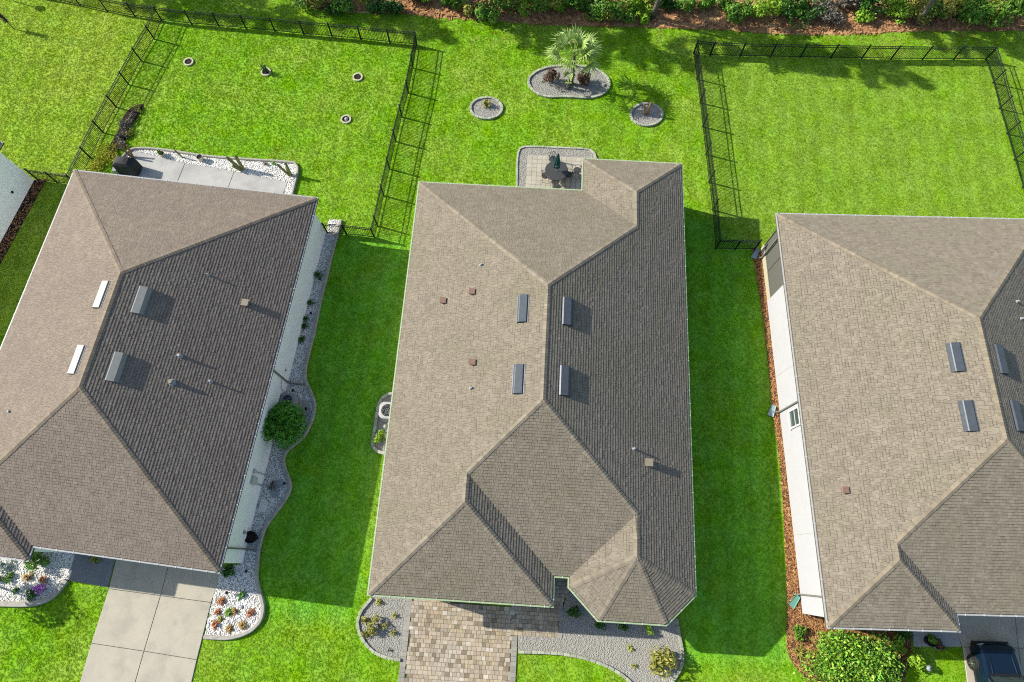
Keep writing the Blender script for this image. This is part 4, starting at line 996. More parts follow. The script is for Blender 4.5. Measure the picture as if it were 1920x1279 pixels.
fence('black metal back fence of the left yard, right of its far corner', [(304, 39), (360, 46), (411, 50), (462, 54.5), (516, 59.5), (570, 65), (623, 69.5), (677, 74.5), (731, 80.5), (782, 85)])
fence('black metal back fence running out of the picture at top left', [(50, -9), (100, 0), (151, 11), (202, 22), (254, 31.5), (304, 39)], end=False)
fence('black metal fence down the left side of the left yard', [(304, 39), (290, 74), (265.5, 115), (242, 159), (219, 202), (194, 249), (171, 297), (146, 348)], start=False)
fence('short black fence linking the left edge house to the left yard fence', [(72, 338), (108, 343), (146, 348)], end=False)
fence('black metal fence down the right side of the left yard', [(782, 85), (775, 128), (766, 175), (754, 220), (742.5, 266), (731, 317.5), (720, 367.5), (708, 424), (702.5, 446)], start=False)
fence('short black fence panel joining the left house wall near the white stones', [(614, 437), (650, 440), (702.5, 446)], end=False)
fence('black metal fence down the left side of the right yard', [(1300, 101), (1306, 149), (1312, 193), (1317, 238), (1323, 290), (1329, 342), (1335.5, 394), (1341, 467)])
fence('black metal back fence of the right yard', [(1300, 101), (1331, 104.5), (1387, 106.5), (1444, 107.5), (1500, 108.5), (1557, 109.5), (1615, 110.5), (1670, 111.5), (1729, 112), (1787, 112), (1847, 112.5)], start=False)
fence('black metal fence down the right side of the right yard', [(1847, 112.5), (1861, 156), (1873, 204), (1887, 251), (1901, 300), (1916, 352), (1930, 405)], start=False)
fence('short black fence joining the porch corner of the right house', [(1341, 467), (1378, 468), (1414, 468)], start=False)

# ------------------------------------------------------------------ trees beyond the back lawn (their crowns rise out of the frame)
cot = 1 / math.tan(SUN_EL)
def tree_for_shadow(label, u, v, hc, H, seed, r, lean=(0, 0)):
    hc += 2.6; H += 3.0
    g = G(u, v); b = g - Vector((math.cos(SUN_AZ), math.sin(SUN_AZ), 0)) * hc * cot
    pine(label, b, H, seed, r, .38, 'pines beyond the back lawn', lean)
tree_for_shadow('pine behind the back fence of the left yard, shading its grass strip', 470, 18, 4.6, 7.0, 1, 1.7)
tree_for_shadow('pine shading the fence strip above the far corner of the left yard', 345, 8, 4.0, 6.0, 12, 1.5)
tree_for_shadow('pine left of the bank, shading the lawn above the left yard corner', 735, 42, 4.2, 6.4, 2, 1.6)
tree_for_shadow('pine shading the lawn just beyond the fan palm', 1105, 75, 5.0, 7.4, 3, 2.0)
tree_for_shadow('pine shading the lawn left of the right yard corner', 1215, 92, 5.6, 8.0, 4, 1.9)
tree_for_shadow('pine shading the left part of the right yard back fence', 1450, 95, 5.2, 7.6, 5, 2.0)
tree_for_shadow('pine shading the middle of the right yard back fence', 1590, 120, 5.6, 8.2, 6, 1.8)
tree_for_shadow('pine shading the corner of the right yard', 1860, 78, 4.6, 7.0, 7, 1.8)
pine('pine whose grey trunk stands among the lime shrubs at top right', G(1713, 46), 9.0, 8, 1.9, .5, 'pines beyond the back lawn')
pine('pine whose grey trunk stands at the top right corner', G(1908, 16), 8.5, 9, 1.9, .5, 'pines beyond the back lawn')
pine('slim pine with pale trunk at the bank, left of the fan palm', G(884, 20), 5.6, 10, 1.1, .5, 'pines beyond the back lawn')

# ------------------------------------------------------------------ shrubs on the bank
bank_shrubs = []
rb = random.Random(21); u_ = 572
while u_ < 1925:
    hot = u_ > 1640 or 985 < u_ < 1125
    lim = 9 if u_ < 860 else 19
    m_ = rb.choice(('leaf_dark', 'leaf_mid', 'leaf_mid', 'leaf_mid', 'leaf_lime', 'leaf_olive') if u_ > 960 else ('leaf_dark', 'leaf_mid', 'leaf_dead', 'leaf_olive'))
    if abs(u_ - 1560) < 30: m_ = 'leaf_dead'
    r_ = rb.uniform(.7, 1.25) * (1.1 if hot else .9)
    bank_shrubs.append((u_, lim + rb.uniform(-12, 20), r_, r_ * rb.uniform(1.1, 1.5), m_))
    u_ += rb.uniform(13, 22) if hot else rb.uniform(19, 36)
bank_shrubs += [(1490, 28, 1.6, 1.8, 'leaf_dark'), (1206, 32, .9, .8, 'leaf_lime'), (1612, 34, .8, .7, 'leaf_lime')]
bank_shrubs.sort()
look = {'leaf_dead': 'grey dried shrub', 'leaf_dark': 'dark green shrub', 'leaf_lime': 'lime green shrub', 'leaf_olive': 'olive yellow shrub', 'leaf_mid': 'mid green shrub'}
def nth(k): return '%d%s' % (k, 'th' if 10 < k % 100 < 14 else {1: 'st', 2: 'nd', 3: 'rd'}.get(k % 10, 'th'))
for i, (u, v, r, hh, m) in enumerate(bank_shrubs):
    bush('%s on the pine-straw bank, %s shrub from the left' % (look[m], nth(i + 1)), (u, v), r, hh, m, n=int(640 * r + 120), leaf=.105, group='shrubs on the back bank')

# ------------------------------------------------------------------ fan palm and its island
def fan_palm(label, base, hc, R, n, seed, spread=1.25):
    rng = random.Random(seed); t = thing('fan_palm', label, 'palm', base)
    tr = MB(); tr.tube([(0, 0, 0), (.05, .02, hc * .5), (.02, .06, hc)], [.16, .13, .11], 10)
    for k in range(26):
        a = k * 2.4; z = hc * k / 26; tr.bar((.1 * math.cos(a), .1 * math.sin(a), z), (.2 * math.cos(a), .2 * math.sin(a), z + .14), .05, .02)
    tr.build('trunk', mat['bark'], t)
    for k in range(n):
        a = k * 2.399 + rng.uniform(-.25, .25); el = 1.25 - spread * (k / n) + rng.uniform(-.12, .12); L = R * rng.uniform(.42, .55)
        d = Vector((math.cos(a) * math.cos(el), math.sin(a) * math.cos(el), math.sin(el)))
        c0 = Vector((.02, .06, hc)); c1 = c0 + d * L - Vector((0, 0, .12 * L)); side = Vector((-math.sin(a), math.cos(a), 0)); nrm = d.cross(side).normalized(); nrm = nrm if nrm.z > 0 else -nrm
        b = MB(); b.tube([c0, c0 + d * L * .5 + Vector((0, 0, .03)), c1], [.024, .017, .012], 5)
        fl = R * rng.uniform(.42, .54); ns = 15
        for s in range(ns):
            th = math.radians(-95 + 190 * s / (ns - 1)); v = (d * math.cos(th) + side * math.sin(th))
            LL = fl * (1 - .25 * abs(th) / 1.66) * rng.uniform(.9, 1.08)
            w = (v.cross(nrm)).normalized() * .05; fold = nrm * .018
            mid = c1 + v * LL * .5 + nrm * .02; tip = c1 + v * LL - Vector((0, 0, LL * rng.uniform(.15, .4)))
            b.add([c1 - w * .3, c1 + w * .3, mid + w, mid - w, tip, mid - fold], [(0, 5, 3), (0, 1, 5), (1, 2, 5), (3, 5, 4), (5, 2, 4)])
        b.build('frond', mat['palm'], t)
    return t
fan_palm('fan palm with silvery green fronds in the gravel island', G(1070, 158), 2.4, 2.3, 20, 4, 1.2)
fan_palm('lower fan palm offshoot with drooping fronds at the palm foot', G(1064, 166), .7, .8, 4, 9, 1.4)
bush('round brown-leaved shrub left of the fan palm', (1032, 154), .58, 1.0, 'leaf_brown', n=1500, leaf=.055, lumps=9)
bush('round brown-leaved shrub right of the fan palm', (1094, 157), .58, 1.0, 'leaf_brown', n=1500, leaf=.055, lumps=9)
def rock(label, px, r, m='rock'):
    b = MB(); rng = random.Random(int(px[0])); t = pebble_mesh('r', mat[m])
    vs = [(v.co.x * r * rng.uniform(.85, 1.15), v.co.y * r * rng.uniform(.85, 1.15), v.co.z * r * .7 + r * .3) for v in t.vertices]; b.add(vs, [tuple(p.vertices) for p in t.polygons])
    o = b.build('rock', mat[m]); o.location = G(*px); return tag(o, label, 'rock')
rock('pale boulder at the right end of the palm island', (1130, 160), .2); rock('small pale stone beside the palm trunk', (1054, 156), .13)
spiky('tiny green sprout in the left part of the palm island', (1017, 155), .14, .12, 'leaf_dark', n=10)
# round beds
bush('small yellow-green leafy plant in the round gravel bed', (911, 199), .32, .5, 'leaf_olive', n=150, leaf=.075)
cactus('pair of dry brown stems in the round gravel bed', (1212, 216), [(-.22, .1, 1.0, -.1, 0), (.05, .12, 1.1, .06, .02)], 'cactus_dry', .055, cat='plant', name='dry_stem_plant')
bush('small dark conifer growing in a white stone ring', (499, 136), .22, .75, 'leaf_dark', n=220, leaf=.06, cat='conifer', name='small_conifer')
rock('grey rubble heap inside the white stone ring', (650, 224), .16, 'stone')

# ------------------------------------------------------------------ far left details
def lamp_post():
    t = thing('garden_post', 'small white-topped garden post at the top left edge', 'post', G(28, 4)); b = MB()
    b.tube([(0, 0, 0), (0, 0, 1.1)], .03, 8); b.build('post', mat['stone'], t)
    b = MB(); b.lathe([(.02, 1.1), (.2, 1.12), (.2, 1.28), (.27, 1.3), (.03, 1.48)], seg=12); b.build('roof', mat['white'], t)
lamp_post()
t = thing('sapling', 'thin bare sapling with dark leaves near the left edge', 'sapling', G(27, 55)); b = MB()
b.tube([(0, 0, 0), (-.1, .05, .8), (-.25, .1, 1.7)], [.03, .022, .01], 6); b.tube([(-.05, .02, .5), (.15, .1, 1.2)], [.015, .006], 5); b.build('trunk', mat['bark'], t)
P_ = np.array([(-.05 - .2 * q + RNG.normal() * .07, .03 + .07 * q + RNG.normal() * .07, .6 + 1.1 * q) for q in np.linspace(0, 1, 220)]); V, F = leaf_arrays(P_, .085); mesh_from_arrays('crown', V, F, mat['leaf_brown'], t)

# ------------------------------------------------------------------ left rear patio plants
bush('sprawling yellow-green ground shrub in the corner by the left fence', (203, 290), .95, .35, 'leaf_yellow', n=1300, leaf=.05, lumps=14)
bush('second yellow-green ground shrub close behind the left house roof', (180, 309), .8, .3, 'leaf_yellow', n=900, leaf=.05, lumps=10)
bush('dark grey-green low shrub at the patio corner of the left house', (226, 275), .5, .4, 'leaf_dead', n=300, leaf=.06)
bush('dark leafy shrub growing on the soil strip by the left fence', (236, 236), .6, .4, 'leaf_dead', n=320, leaf=.06)
for k_, (u, v, r) in enumerate(((262, 205, .35), (252, 222, .4), (244, 250, .4), (232, 258, .38), (212, 284, .4))):
    bush('low grey-green plant on the soil strip, %s from the back fence' % ('first', 'second', 'third', 'fourth', 'fifth')[k_], (u, v), r, .35, 'leaf_dead' if k_ % 2 else 'leaf_olive', n=170, leaf=.06, group='low plants on the soil strip')
cactus('tall two-armed succulent at the left end of the patio border', (250, 297), [(-.45, .25, 1.2, 0, 0), (.03, .3, .95, 0, .05)], 'cactus_dry', .05)
t = pot('pale pot holding a bright green plant at the left patio border', (306, 292), .19, .3, 'tan_pot'); 
P_, d_ = blob_points(160, .2, .35, 5, np.random.default_rng(5), z0=.25); V, F = leaf_arrays(P_, .06, outward=d_); mesh_from_arrays('foliage', V, F, mat['leaf_mid'], t)
cactus('single leaning grey-green stem in the patio border', (343, 296), [(-.18, .05, .75, 0, 0)], 'cactus', .045)
pot('empty pale round pot in the middle of the patio border', (379, 301), .2, .42, 'tan_pot')
cactus('thick three-armed cactus in the patio border', (455, 319), [(-.5, .12, 1.25, -.05, 0), (-.02, .1, 1.35, .05, .05), (-.35, 0, .6, -.05, -.05)], 'cactus', .08)
cactus('three-armed cactus at the right end of the patio border', (545, 330), [(-.45, .1, 1.15, -.05, 0), (.0, .1, 1.25, .04, .05), (-.1, .2, .6, 0, 0)], 'cactus', .06)
spiky('small pale plant at the patio border before the last cactus', (498, 309), .2, .3, 'leaf_dead', n=14)
bush('small lime sprout beside the last cactus', (513, 309), .16, .25, 'leaf_lime', n=60, leaf=.06)
# black covered grill
t = thing('covered_grill', 'black covered barbecue grill on the left rear patio', 'grill', G(247, 320), HL.yaw); b = MB()
vs = []; prof = [(1.0, 0), (1.0, .7), (.96, .95), (.72, 1.12), (.4, 1.18)]
for s, z in prof: vs += [(x * s * .62 * (1 if s > .9 else s * 1.1), y * s * .36, z) for x, y in ((-1, -1), (0, -1.06), (1, -1), (1.03, 0), (1, 1), (0, 1.06), (-1, 1), (-1.03, 0))]
fs = [(i * 8 + k, i * 8 + (k + 1) % 8, (i + 1) * 8 + (k + 1) % 8, (i + 1) * 8 + k) for i in range(4) for k in range(8)] + [tuple(range(32, 40))]
b.add(vs, fs); b.build('cover', mat['cover'], t)
b = MB(); b.box((-.75, 0, .25), (.25, .9, .5)); b.build('side_box', mat['stone'], t)
# ------------------------------------------------------------------ left side bed
def condenser(label, px, ang, a, hgt, m):
    t = thing('air_conditioner', label, 'air conditioner', G(px[0], px[1], .03), ang); c = a * .32
    pts = [(-a + c, -a), (a - c, -a), (a, -a + c), (a, a - c), (a - c, a), (-a + c, a), (-a, a - c), (-a, -a + c)]
    b = MB(); b.prism([(x * 1.12, y * 1.12) for x, y in pts], 0, .07); b.build('pad', mat['kerb'], t)
    b = MB(); n = 8; r = a * .74; q = 24
    b.add([(x, y, .08) for x, y in pts] + [(x, y, hgt) for x, y in pts], [(k, (k + 1) % n, n + (k + 1) % n, n + k) for k in range(n)])
    ring = [(r * math.cos(6.2832 * k / q), r * math.sin(6.2832 * k / q)) for k in range(q)]
    outer = []
    for x, y in ring:
        k = max(abs(x), abs(y)) / a; k = max(k, (abs(x) + abs(y)) / (2 * a - c)); outer.append((x / k, y / k))
    b.add([(x, y, hgt) for x, y in outer] + [(x, y, hgt + .02) for x, y in ring] + [(x * .97, y * .97, hgt - .14) for x, y in ring], [(k, (k + 1) % q, q + (k + 1) % q, q + k) for k in range(q)] + [(q + k, q + (k + 1) % q, 2 * q + (k + 1) % q, 2 * q + k) for k in range(q)])
    b.build('cabinet', mat[m], t)
    f = MB(); f.lathe([(.001, hgt - .1), (r * .3, hgt - .1), (r * .96, hgt - .13)], seg=q); f.build('fan', mat['black'], t)
    g = MB()
    for rr_ in (.3, .55, .8): g.lathe([(r * rr_, hgt + .005), (r * rr_ + .008, hgt + .012), (r * rr_ + .016, hgt + .005)], seg=q)
    for k in range(6): g.bar((0, 0, hgt + .008), (r * math.cos(k * 1.047), r * math.sin(k * 1.047), hgt + .008), .01)
    g.build('grille', mat['stone'], t); return t
rng0 = np.random.default_rng(2)
bs = bush('large clipped round green shrub beside the left house wall', (541, 802), 1.25, 2.15, 'leaf_topiary', n=6500, leaf=.085, lumps=60, seed=3, cat='shrub', name='round_shrub')
for (u, v, r, lab) in ((597, 519, .42, 'largest grassy clump in the side bed of the left house, nearest the fence'), (582, 570, .3, 'second grassy clump from the fence in the side bed'), (574, 600, .3, 'third grassy clump from the fence in the side bed'), (571, 613, .28, 'fourth grassy clump from the fence in the side bed'), (566, 638, .27, 'fifth grassy clump in the side bed, nearest the downspout')):
    spiky(lab, (u, v), r, r * 1.1, 'leaf_dark', n=46, w=.02, name='grass_clump', group='grassy clumps in the side bed')
for (u, v, lab) in ((603, 527, 'small black lamp beside the largest grassy clump'), (586, 591, 'small black lamp between the grassy clumps'), (553, 735, 'small black lamp above the grey air conditioner'), (577, 769, 'small black lamp right of the round shrub'), (537, 908, 'small black lamp by the stepping stones'), (466, 1071, 'small black lamp in the front corner of the side bed'), (430, 1111, 'small black lamp beside the driveway edge')):
    t = thing('garden_lamp', lab, 'lamp', G(u, v), group='small garden lamps'); b = MB(); b.tube([(0, 0, 0), (0, 0, .3)], .012, 6); b.build('stake', mat['black'], t)
    b = MB(); b.lathe([(.02, .27), (.06, .27), (.085, .33), (.02, .38)], seg=10); b.build('head', mat['black'], t)
condenser('grey air conditioner partly under the clipped shrub', (546, 756), HL.yaw, .4, .7, 'stone'); pot('black round pot beside the lower downspout', (476, 1008), .3, .5, 'black')
def slab_stone(label, px, pts, m, hgt=.05, name='stepping_stone'):
    b = MB(); b.prism(pts, 0, hgt); o = b.build(name, mat[m]); o.location = G(px[0], px[1], .035); return tag(o, label, 'stone')
rnd = lambda r, n=12, s=1: [(r * math.cos(k * 6.283 / n) * (1 + .06 * math.sin(3 * k + s)), r * .85 * math.sin(k * 6.283 / n)) for k in range(n)]
slab_stone('upper grey stepping stone in the side bed', (522, 908), rnd(.27), 'stone', .07); slab_stone('lower grey stepping stone in the side bed', (516, 926), rnd(.24, 12, 2), 'stone', .07)
slab_stone('pale cream rounded utility cover in the side bed', (494, 948), [(-.2, -.32), (.12, -.34), (.22, -.2), (.24, .2), (.05, .36), (-.14, .3)], 'stone_pale', .12, 'utility_cover')
b = MB(); b.box((0, 0, .06), (.75, .8, .1), .1); o = b.build('concrete_pad', mat['kerb']); o.location = G(567, 766, .03); tag(o, 'square concrete pad half hidden by the clipped shrub', 'pad')
bush('dark green leafy plant at the front corner of the left house', (432, 1073), .42, .45, 'leaf_dark', n=260, leaf=.085)
bush('sparse grey plant between the stepping stones and wall', (510, 915), .4, .3, 'leaf_dead', n=90, leaf=.06)
for (u, v, m, r, lab) in ((416, 1127, 'brom', .26, 'red bromeliad nearest the driveway top in the front corner bed'), (409, 1148, 'brom', .24, 'red and green bromeliad at the driveway edge of the corner bed'), (405, 1170, 'brom', .28, 'lowest red bromeliad by the driveway'), (430, 1147, 'leaf_mid', .26, 'green bromeliad in the middle of the corner bed'), (440, 1146, 'brom_g', .24, 'golden bromeliad right of the green one'), (471, 1149, 'brom', .27, 'orange bromeliad at the kerb side of the corner bed'), (456, 1173, 'brom_g', .28, 'golden orange bromeliad near the curved kerb'), (431, 1178, 'brom_g', .24, 'golden bromeliad lowest in the corner bed'), (455, 1115, 'leaf_dark', .3, 'dark green grassy clump at the top of the corner bed'), (414, 1160, 'leaf_olive', .2, 'small olive bromeliad between two red ones')):
    spiky(lab, (u, v), r, r * .8, m, n=30, w=.04, name='bromeliad', group='bromeliads in the corner bed', cat='bromeliad')
rock('dark grey stone among the bromeliads', (454, 1138), .11, 'stone')
# left front bed
sh_ = G(108, 1140) - Vector((math.cos(SUN_AZ), math.sin(SUN_AZ), 0)) * 2.6 * cot
t = thing('small_tree', 'small round-headed tree just outside the left edge, shading the front lawn', 'tree', sh_)
b = MB(); b.tube([(0, 0, 0), (.05, .02, 1.0), (0, 0, 2.2)], [.07, .055, .03], 8)
for k in range(6): b.tube([(0, 0, 1.3 + .1 * k), (.6 * math.cos(k * 1.05), .6 * math.sin(k * 1.05), 2.3 + .1 * k)], [.025, .008], 5)
b.build('trunk', mat['bark'], t); P_, d_ = blob_points(900, 1.15, 1.9, 9, np.random.default_rng(77), z0=1.55); V, F = leaf_arrays(P_, .11, outward=d_ * .5); mesh_from_arrays('crown', V, F, mat['leaf_mid'], t)
bush('large dark green shrub under the front eave of the left house', (80, 1049), .62, .8, 'leaf_mid', n=620, leaf=.075)
bush('pale blue-grey shrub at the left edge of the front bed', (14, 1062), .36, .4, 'leaf_blue', n=260, leaf=.06)
spiky('golden bromeliad in the middle of the left front bed', (54, 1082), .32, .3, 'brom_g', n=34, w=.04, name='bromeliad', cat='bromeliad')
bush('small bright green plant in the left front bed', (21, 1083), .26, .35, 'leaf_mid', n=150, leaf=.06)
spiky('dark small plant low in the left front bed', (32, 1107), .24, .22, 'leaf_dark', n=20, name='spiky_plant')
bush('dark leafy plant under the violet flowers', (64, 1112), .42, .35, 'leaf_dark', n=220, leaf=.07)
t = bush('rounded violet flower cluster in the left front bed', (82, 1101), .32, .6, 'flower', n=420, leaf=.045, lumps=7, cat='flowers', name='flowering_plant')
spiky('red-green spiky plant behind the violet flowers', (84, 1087), .32, .3, 'brom', n=18, name='spiky_plant')
bush('dark plant at the far left of the front bed', (0, 1085), .3, .45, 'leaf_dark', n=160, leaf=.07)
bush('small brown plant below the left house front eave', (181, 1047), .36, .35, 'leaf_olive', n=160, leaf=.06)

# ------------------------------------------------------------------ centre house plants and side bed
spiky('small olive tuft at the top of the rounded left bed', (711, 1128), .2, .25, 'leaf_olive', n=26)
bush('spreading yellow-olive shrub in the rounded left bed', (710, 1172), .55, .55, 'leaf_olive', n=420, leaf=.06)
bush('small yellow shrub at the kerb of the rounded left bed', (684, 1162), .22, .3, 'leaf_olive', n=120, leaf=.055)
bush('low yellow shrub at the lower kerb of the rounded left bed', (688, 1188), .25, .3, 'leaf_olive', n=130, leaf=.055)
spiky('small grassy tuft right of the olive shrub', (740, 1154), .22, .25, 'leaf_olive', n=26, w=.02)
spiky('small tuft inside the shrub shadow of the left bed', (738, 1186), .22, .28, 'leaf_olive', n=26, w=.02)
spiky('pale little tuft near the lower kerb of the left bed', (731, 1219), .18, .16, 'leaf_dead', n=18, w=.02)
bush('dark round shrub in the shade beside the entry walk', (1074, 1148), .4, .6, 'leaf_dark', n=320, leaf=.06)
bush('first small shrub below the bay eave', (1122, 1172), .34, .5, 'leaf_dark', n=240, leaf=.06)
bush('second small shrub below the bay eave', (1168, 1175), .36, .5, 'leaf_dark', n=260, leaf=.06)
bush('bright lime shrub at the right end of the bay eave', (1216, 1177), .28, .5, 'leaf_lime', n=220, leaf=.06)
bush('spreading yellow-green shrub at the right end of the front gravel', (1236, 1240), .8, 1.05, 'leaf_olive', n=700, leaf=.085, lumps=12)
spiky('little tuft in the front gravel above its pair', (1181, 1215), .22, .22, 'leaf_olive', n=12, w=.03); spiky('little tuft in the front gravel below its pair', (1187, 1248), .22, .22, 'leaf_olive', n=12, w=.03)
bush('lime green shrub in the narrow side bed of the centre house', (715, 822), .42, .7, 'leaf_lime', n=420, leaf=.06)
condenser('pale air conditioner in the narrow bed beside the centre house wall', (731, 775), HC.yaw, .46, .75, 'cond_pale')
rock('pale stone beside the air conditioner of the centre house', (722, 800), .16)
# patio set
tc = G(1042, 333); tc.z = .05
t = thing('patio_table', 'round grey iron patio table behind the centre house', 'table', tc)
b = MB(); b.lathe([(.001, .72), (.7, .72), (.72, .705), (.7, .69), (.001, .69)], seg=28); b.build('table_top', mat['iron'], t)
b = MB(); b.lathe([(.7, .69), (.72, .71), (.735, .69), (.72, .665)], seg=28); b.build('rim', mat['black'], t)
for k in range(4):
    a = k * math.pi / 2 + .4; b = MB(); b.tube([(.15 * math.cos(a), .15 * math.sin(a), .69), (.3 * math.cos(a), .3 * math.sin(a), .35), (.45 * math.cos(a), .45 * math.sin(a), 0)], .018, 6); b.build('leg', mat['iron'], t)
t = thing('patio_umbrella', 'closed teal umbrella standing through the patio table', 'umbrella', tc); b = MB(); b.tube([(0, 0, 0), (0, 0, 2.5)], .022, 8); b.build('pole', mat['pipe'], t)
b = MB(); vs = []; fs = []; n = 16; pr = [(.05, .95), (.17, 1.1), (.15, 1.6), (.085, 2.1), (.02, 2.5)]
for i, (r, z) in enumerate(pr): vs += [((r * (1.25 if k % 2 else .7)) * math.cos(k * 6.283 / n), (r * (1.25 if k % 2 else .7)) * math.sin(k * 6.283 / n), z) for k in range(n)]
for i in range(4): fs += [(i * n + k, i * n + (k + 1) % n, (i + 1) * n + (k + 1) % n, (i + 1) * n + k) for k in range(n)]
b.add(vs, fs); b.build('canopy', mat['umbrella'], t); b = MB(); b.lathe([(.14, 1.28), (.16, 1.32), (.14, 1.36)], seg=14); b.build('tie', mat['pipe'], t); b = MB(); b.lathe([(.26, 0), (.26, .05), (.06, .1), (.03, .3)], seg=16); b.build('base', mat['iron'], t)
def chair(label, px, ang):
    p = G(*px); p.z = .05; t = thing('patio_chair', label, 'chair', p, ang, 'iron patio chairs'); b = MB()
    b.lathe([(.001, .43), (.23, .42), (.24, .405), (.22, .39)], seg=18); b.build('seat', mat['iron'], t)
    b = MB(); pts = [(.22 * math.cos(a), -.22 * math.sin(a) * .5 - .12, .45 + .45 * math.sin(a)) for a in np.linspace(0, math.pi, 12)]; b.tube(pts, .016, 6)
    for q in (-.12, -.06, 0, .06, .12): b.tube([(q, -.2, .43), (q, -.24, .43 + .42 * math.sqrt(1 - (q / .23) ** 2))], .008, 5)
    b.build('backrest', mat['iron'], t)
    for s in (-1, 1):
        b = MB(); b.tube([(s * .22, -.16, .6), (s * .27, .0, .64), (s * .26, .16, .62), (s * .24, .18, .42)], .014, 6); b.build('armrest', mat['iron'], t)
        for q in (-1, 1): b = MB(); b.tube([(s * .18, q * .16, .41), (s * .23, q * .22, 0)], .013, 6); b.build('leg', mat['iron'], t)
chair('iron patio chair left of the round table', (1022, 337), math.radians(-88)); chair('iron patio chair behind the round table beside the umbrella', (1036, 306), math.radians(185)); chair('iron patio chair in front of the round table, nearest the roof', (1043, 358), math.radians(5)); chair('iron patio chair right of the round table', (1065, 335), math.radians(88))
chair('iron patio chair pushed against the lanai corner', (1081, 327), math.radians(75))
# ------------------------------------------------------------------ right house surroundings
def splash(label, px, ang, m):
    t = thing('splash_block', label, 'splash block', G(px[0], px[1], .05), ang); b = MB()
    b.add([(-.11, -.35, 0), (.11, -.35, 0), (.17, .3, 0), (-.17, .3, 0), (-.11, -.35, .09), (.11, -.35, .09), (.17, .3, .05), (-.17, .3, .05), (-.08, -.3, .05), (.08, -.3, .05), (.13, .3, .025), (-.13, .3, .025)], [(3, 2, 1, 0), (0, 1, 5, 4), (1, 2, 6, 5), (3, 0, 4, 7), (4, 5, 9, 8), (5, 6, 10, 9), (7, 4, 8, 11), (8, 9, 10, 11), (2, 3, 11, 10), (2, 10, 6), (3, 7, 11)]); b.build('tray', mat[m], t)
splash('green plastic splash block at the lower downspout of the right house', (1489, 1128), math.radians(140), 'splash'); splash('blue-grey splash block at the middle downspout of the right house', (1447, 771), math.radians(155), 'splash_b'); splash('blue-grey splash block at the porch corner downspout', (1416, 477), math.radians(150), 'splash_b')
hedge = [(1545, 1215, .95, 1.0), (1580, 1210, .95, 1.0), (1535, 1255, 1.0, 1.0), (1572, 1250, 1.1, 1.1), (1612, 1222, 1.0, 1.1), (1610, 1262, 1.1, 1.2), (1645, 1240, .95, 1.1), (1560, 1290, 1.1, 1.1), (1605, 1300, 1.1, 1.1), (1645, 1285, 1.0, 1.0)]
t = thing('hedge', 'big mounded green hedge in front of the right house', 'hedge', G(1590, 1245)); o = t.location; sm = MB()
for gi, hm in enumerate(('leaf_hedge', 'leaf_mid', 'leaf_hedge', 'leaf_lime')):
    VV = []; FF = []; k0 = 0
    for i, (u, v, r, hh) in enumerate(hedge):
        rng = np.random.default_rng(40 + i * 7 + gi); nn = (620, 420, 260, 150)[gi]
        P_, d_ = blob_points(nn, r * rng.uniform(.9, 1.12), hh * rng.uniform(.85, 1.2), 7, rng, fill=.7)
        out = rng.random(nn) < .12; P_[out] += d_[out] * rng.uniform(.08, .28, (out.sum(), 1))
        g = G(u + rng.uniform(-8, 8), v + rng.uniform(-6, 6)); P_ += np.array([g.x - o.x, g.y - o.y, 0]); P_[:, 2] = np.maximum(P_[:, 2], .04)
        V, F = leaf_arrays(P_, rng.choice((.06, .075, .095)), up=.5, rng=rng, outward=d_ * .5); VV.append(V); FF.append(F + k0); k0 += len(V)
        if gi == 0:
            for a in np.linspace(0, 6.28, 7)[:-1]: sm.tube([(g.x - o.x, g.y - o.y, 0), (g.x - o.x + .4 * r * math.cos(a), g.y - o.y + .4 * r * math.sin(a), hh * .5), (g.x - o.x + .85 * r * math.cos(a + .3), g.y - o.y + .85 * r * math.sin(a + .3), hh * .85)], [.035, .018, .006], 5)
    mesh_from_arrays('foliage', np.concatenate(VV), np.concatenate(FF), mat[hm], t)
sm.build('stem', mat['bark'], t)
bush('small green shrub in the wood chips at the hedge corner', (1494, 1183), .42, .5, 'leaf_mid', n=320, leaf=.07)
spiky('dry sprawling plant in the wood chips left of the hedge', (1497, 1222), .45, .25, 'leaf_olive', n=26, w=.03)
bush('yellow-orange leafed shrub between the hedge and the entry walk', (1676, 1208), .5, .8, 'leaf_lime', n=360, leaf=.08)
bush('dark shrub under the front eave of the right house', (1688, 1190), .5, .6, 'leaf_dark', n=320, leaf=.07)
bush('lime green round shrub at the end of the wood-chip bed', (1708, 1240), .55, .7, 'leaf_lime', n=420, leaf=.1)
bush('dark green shrub right of the big hedge', (1668, 1252), .55, .9, 'leaf_dark', n=420, leaf=.085)
t = pot('dark planter with red-leaved plant on the right entry walk', (1738, 1200), .26, .4, 'black'); P_, d_ = blob_points(160, .32, .4, 5, np.random.default_rng(8), z0=.35); V, F = leaf_arrays(P_, .08, outward=d_); mesh_from_arrays('foliage', V, F, mat['leaf_mid'], t)
t = pot('low planter with dark red leaves beside the entry walk', (1752, 1208), .22, .3, 'stone'); P_, d_ = blob_points(130, .28, .35, 5, np.random.default_rng(9), z0=.25); V, F = leaf_arrays(P_, .08, outward=d_); mesh_from_arrays('foliage', V, F, mat['leaf_brown'], t)
t = thing('garden_lamp', 'grey garden lantern at the edge of the right front lawn', 'lamp', G(1730, 1250)); b = MB(); b.tube([(0, 0, 0), (0, 0, .35)], .02, 6); b.build('stake', mat['stone'], t); b = MB(); b.lathe([(.03, .33), (.1, .36), (.1, .5), (.14, .52), (.02, .6)], seg=10); b.build('head', mat['stone'], t)

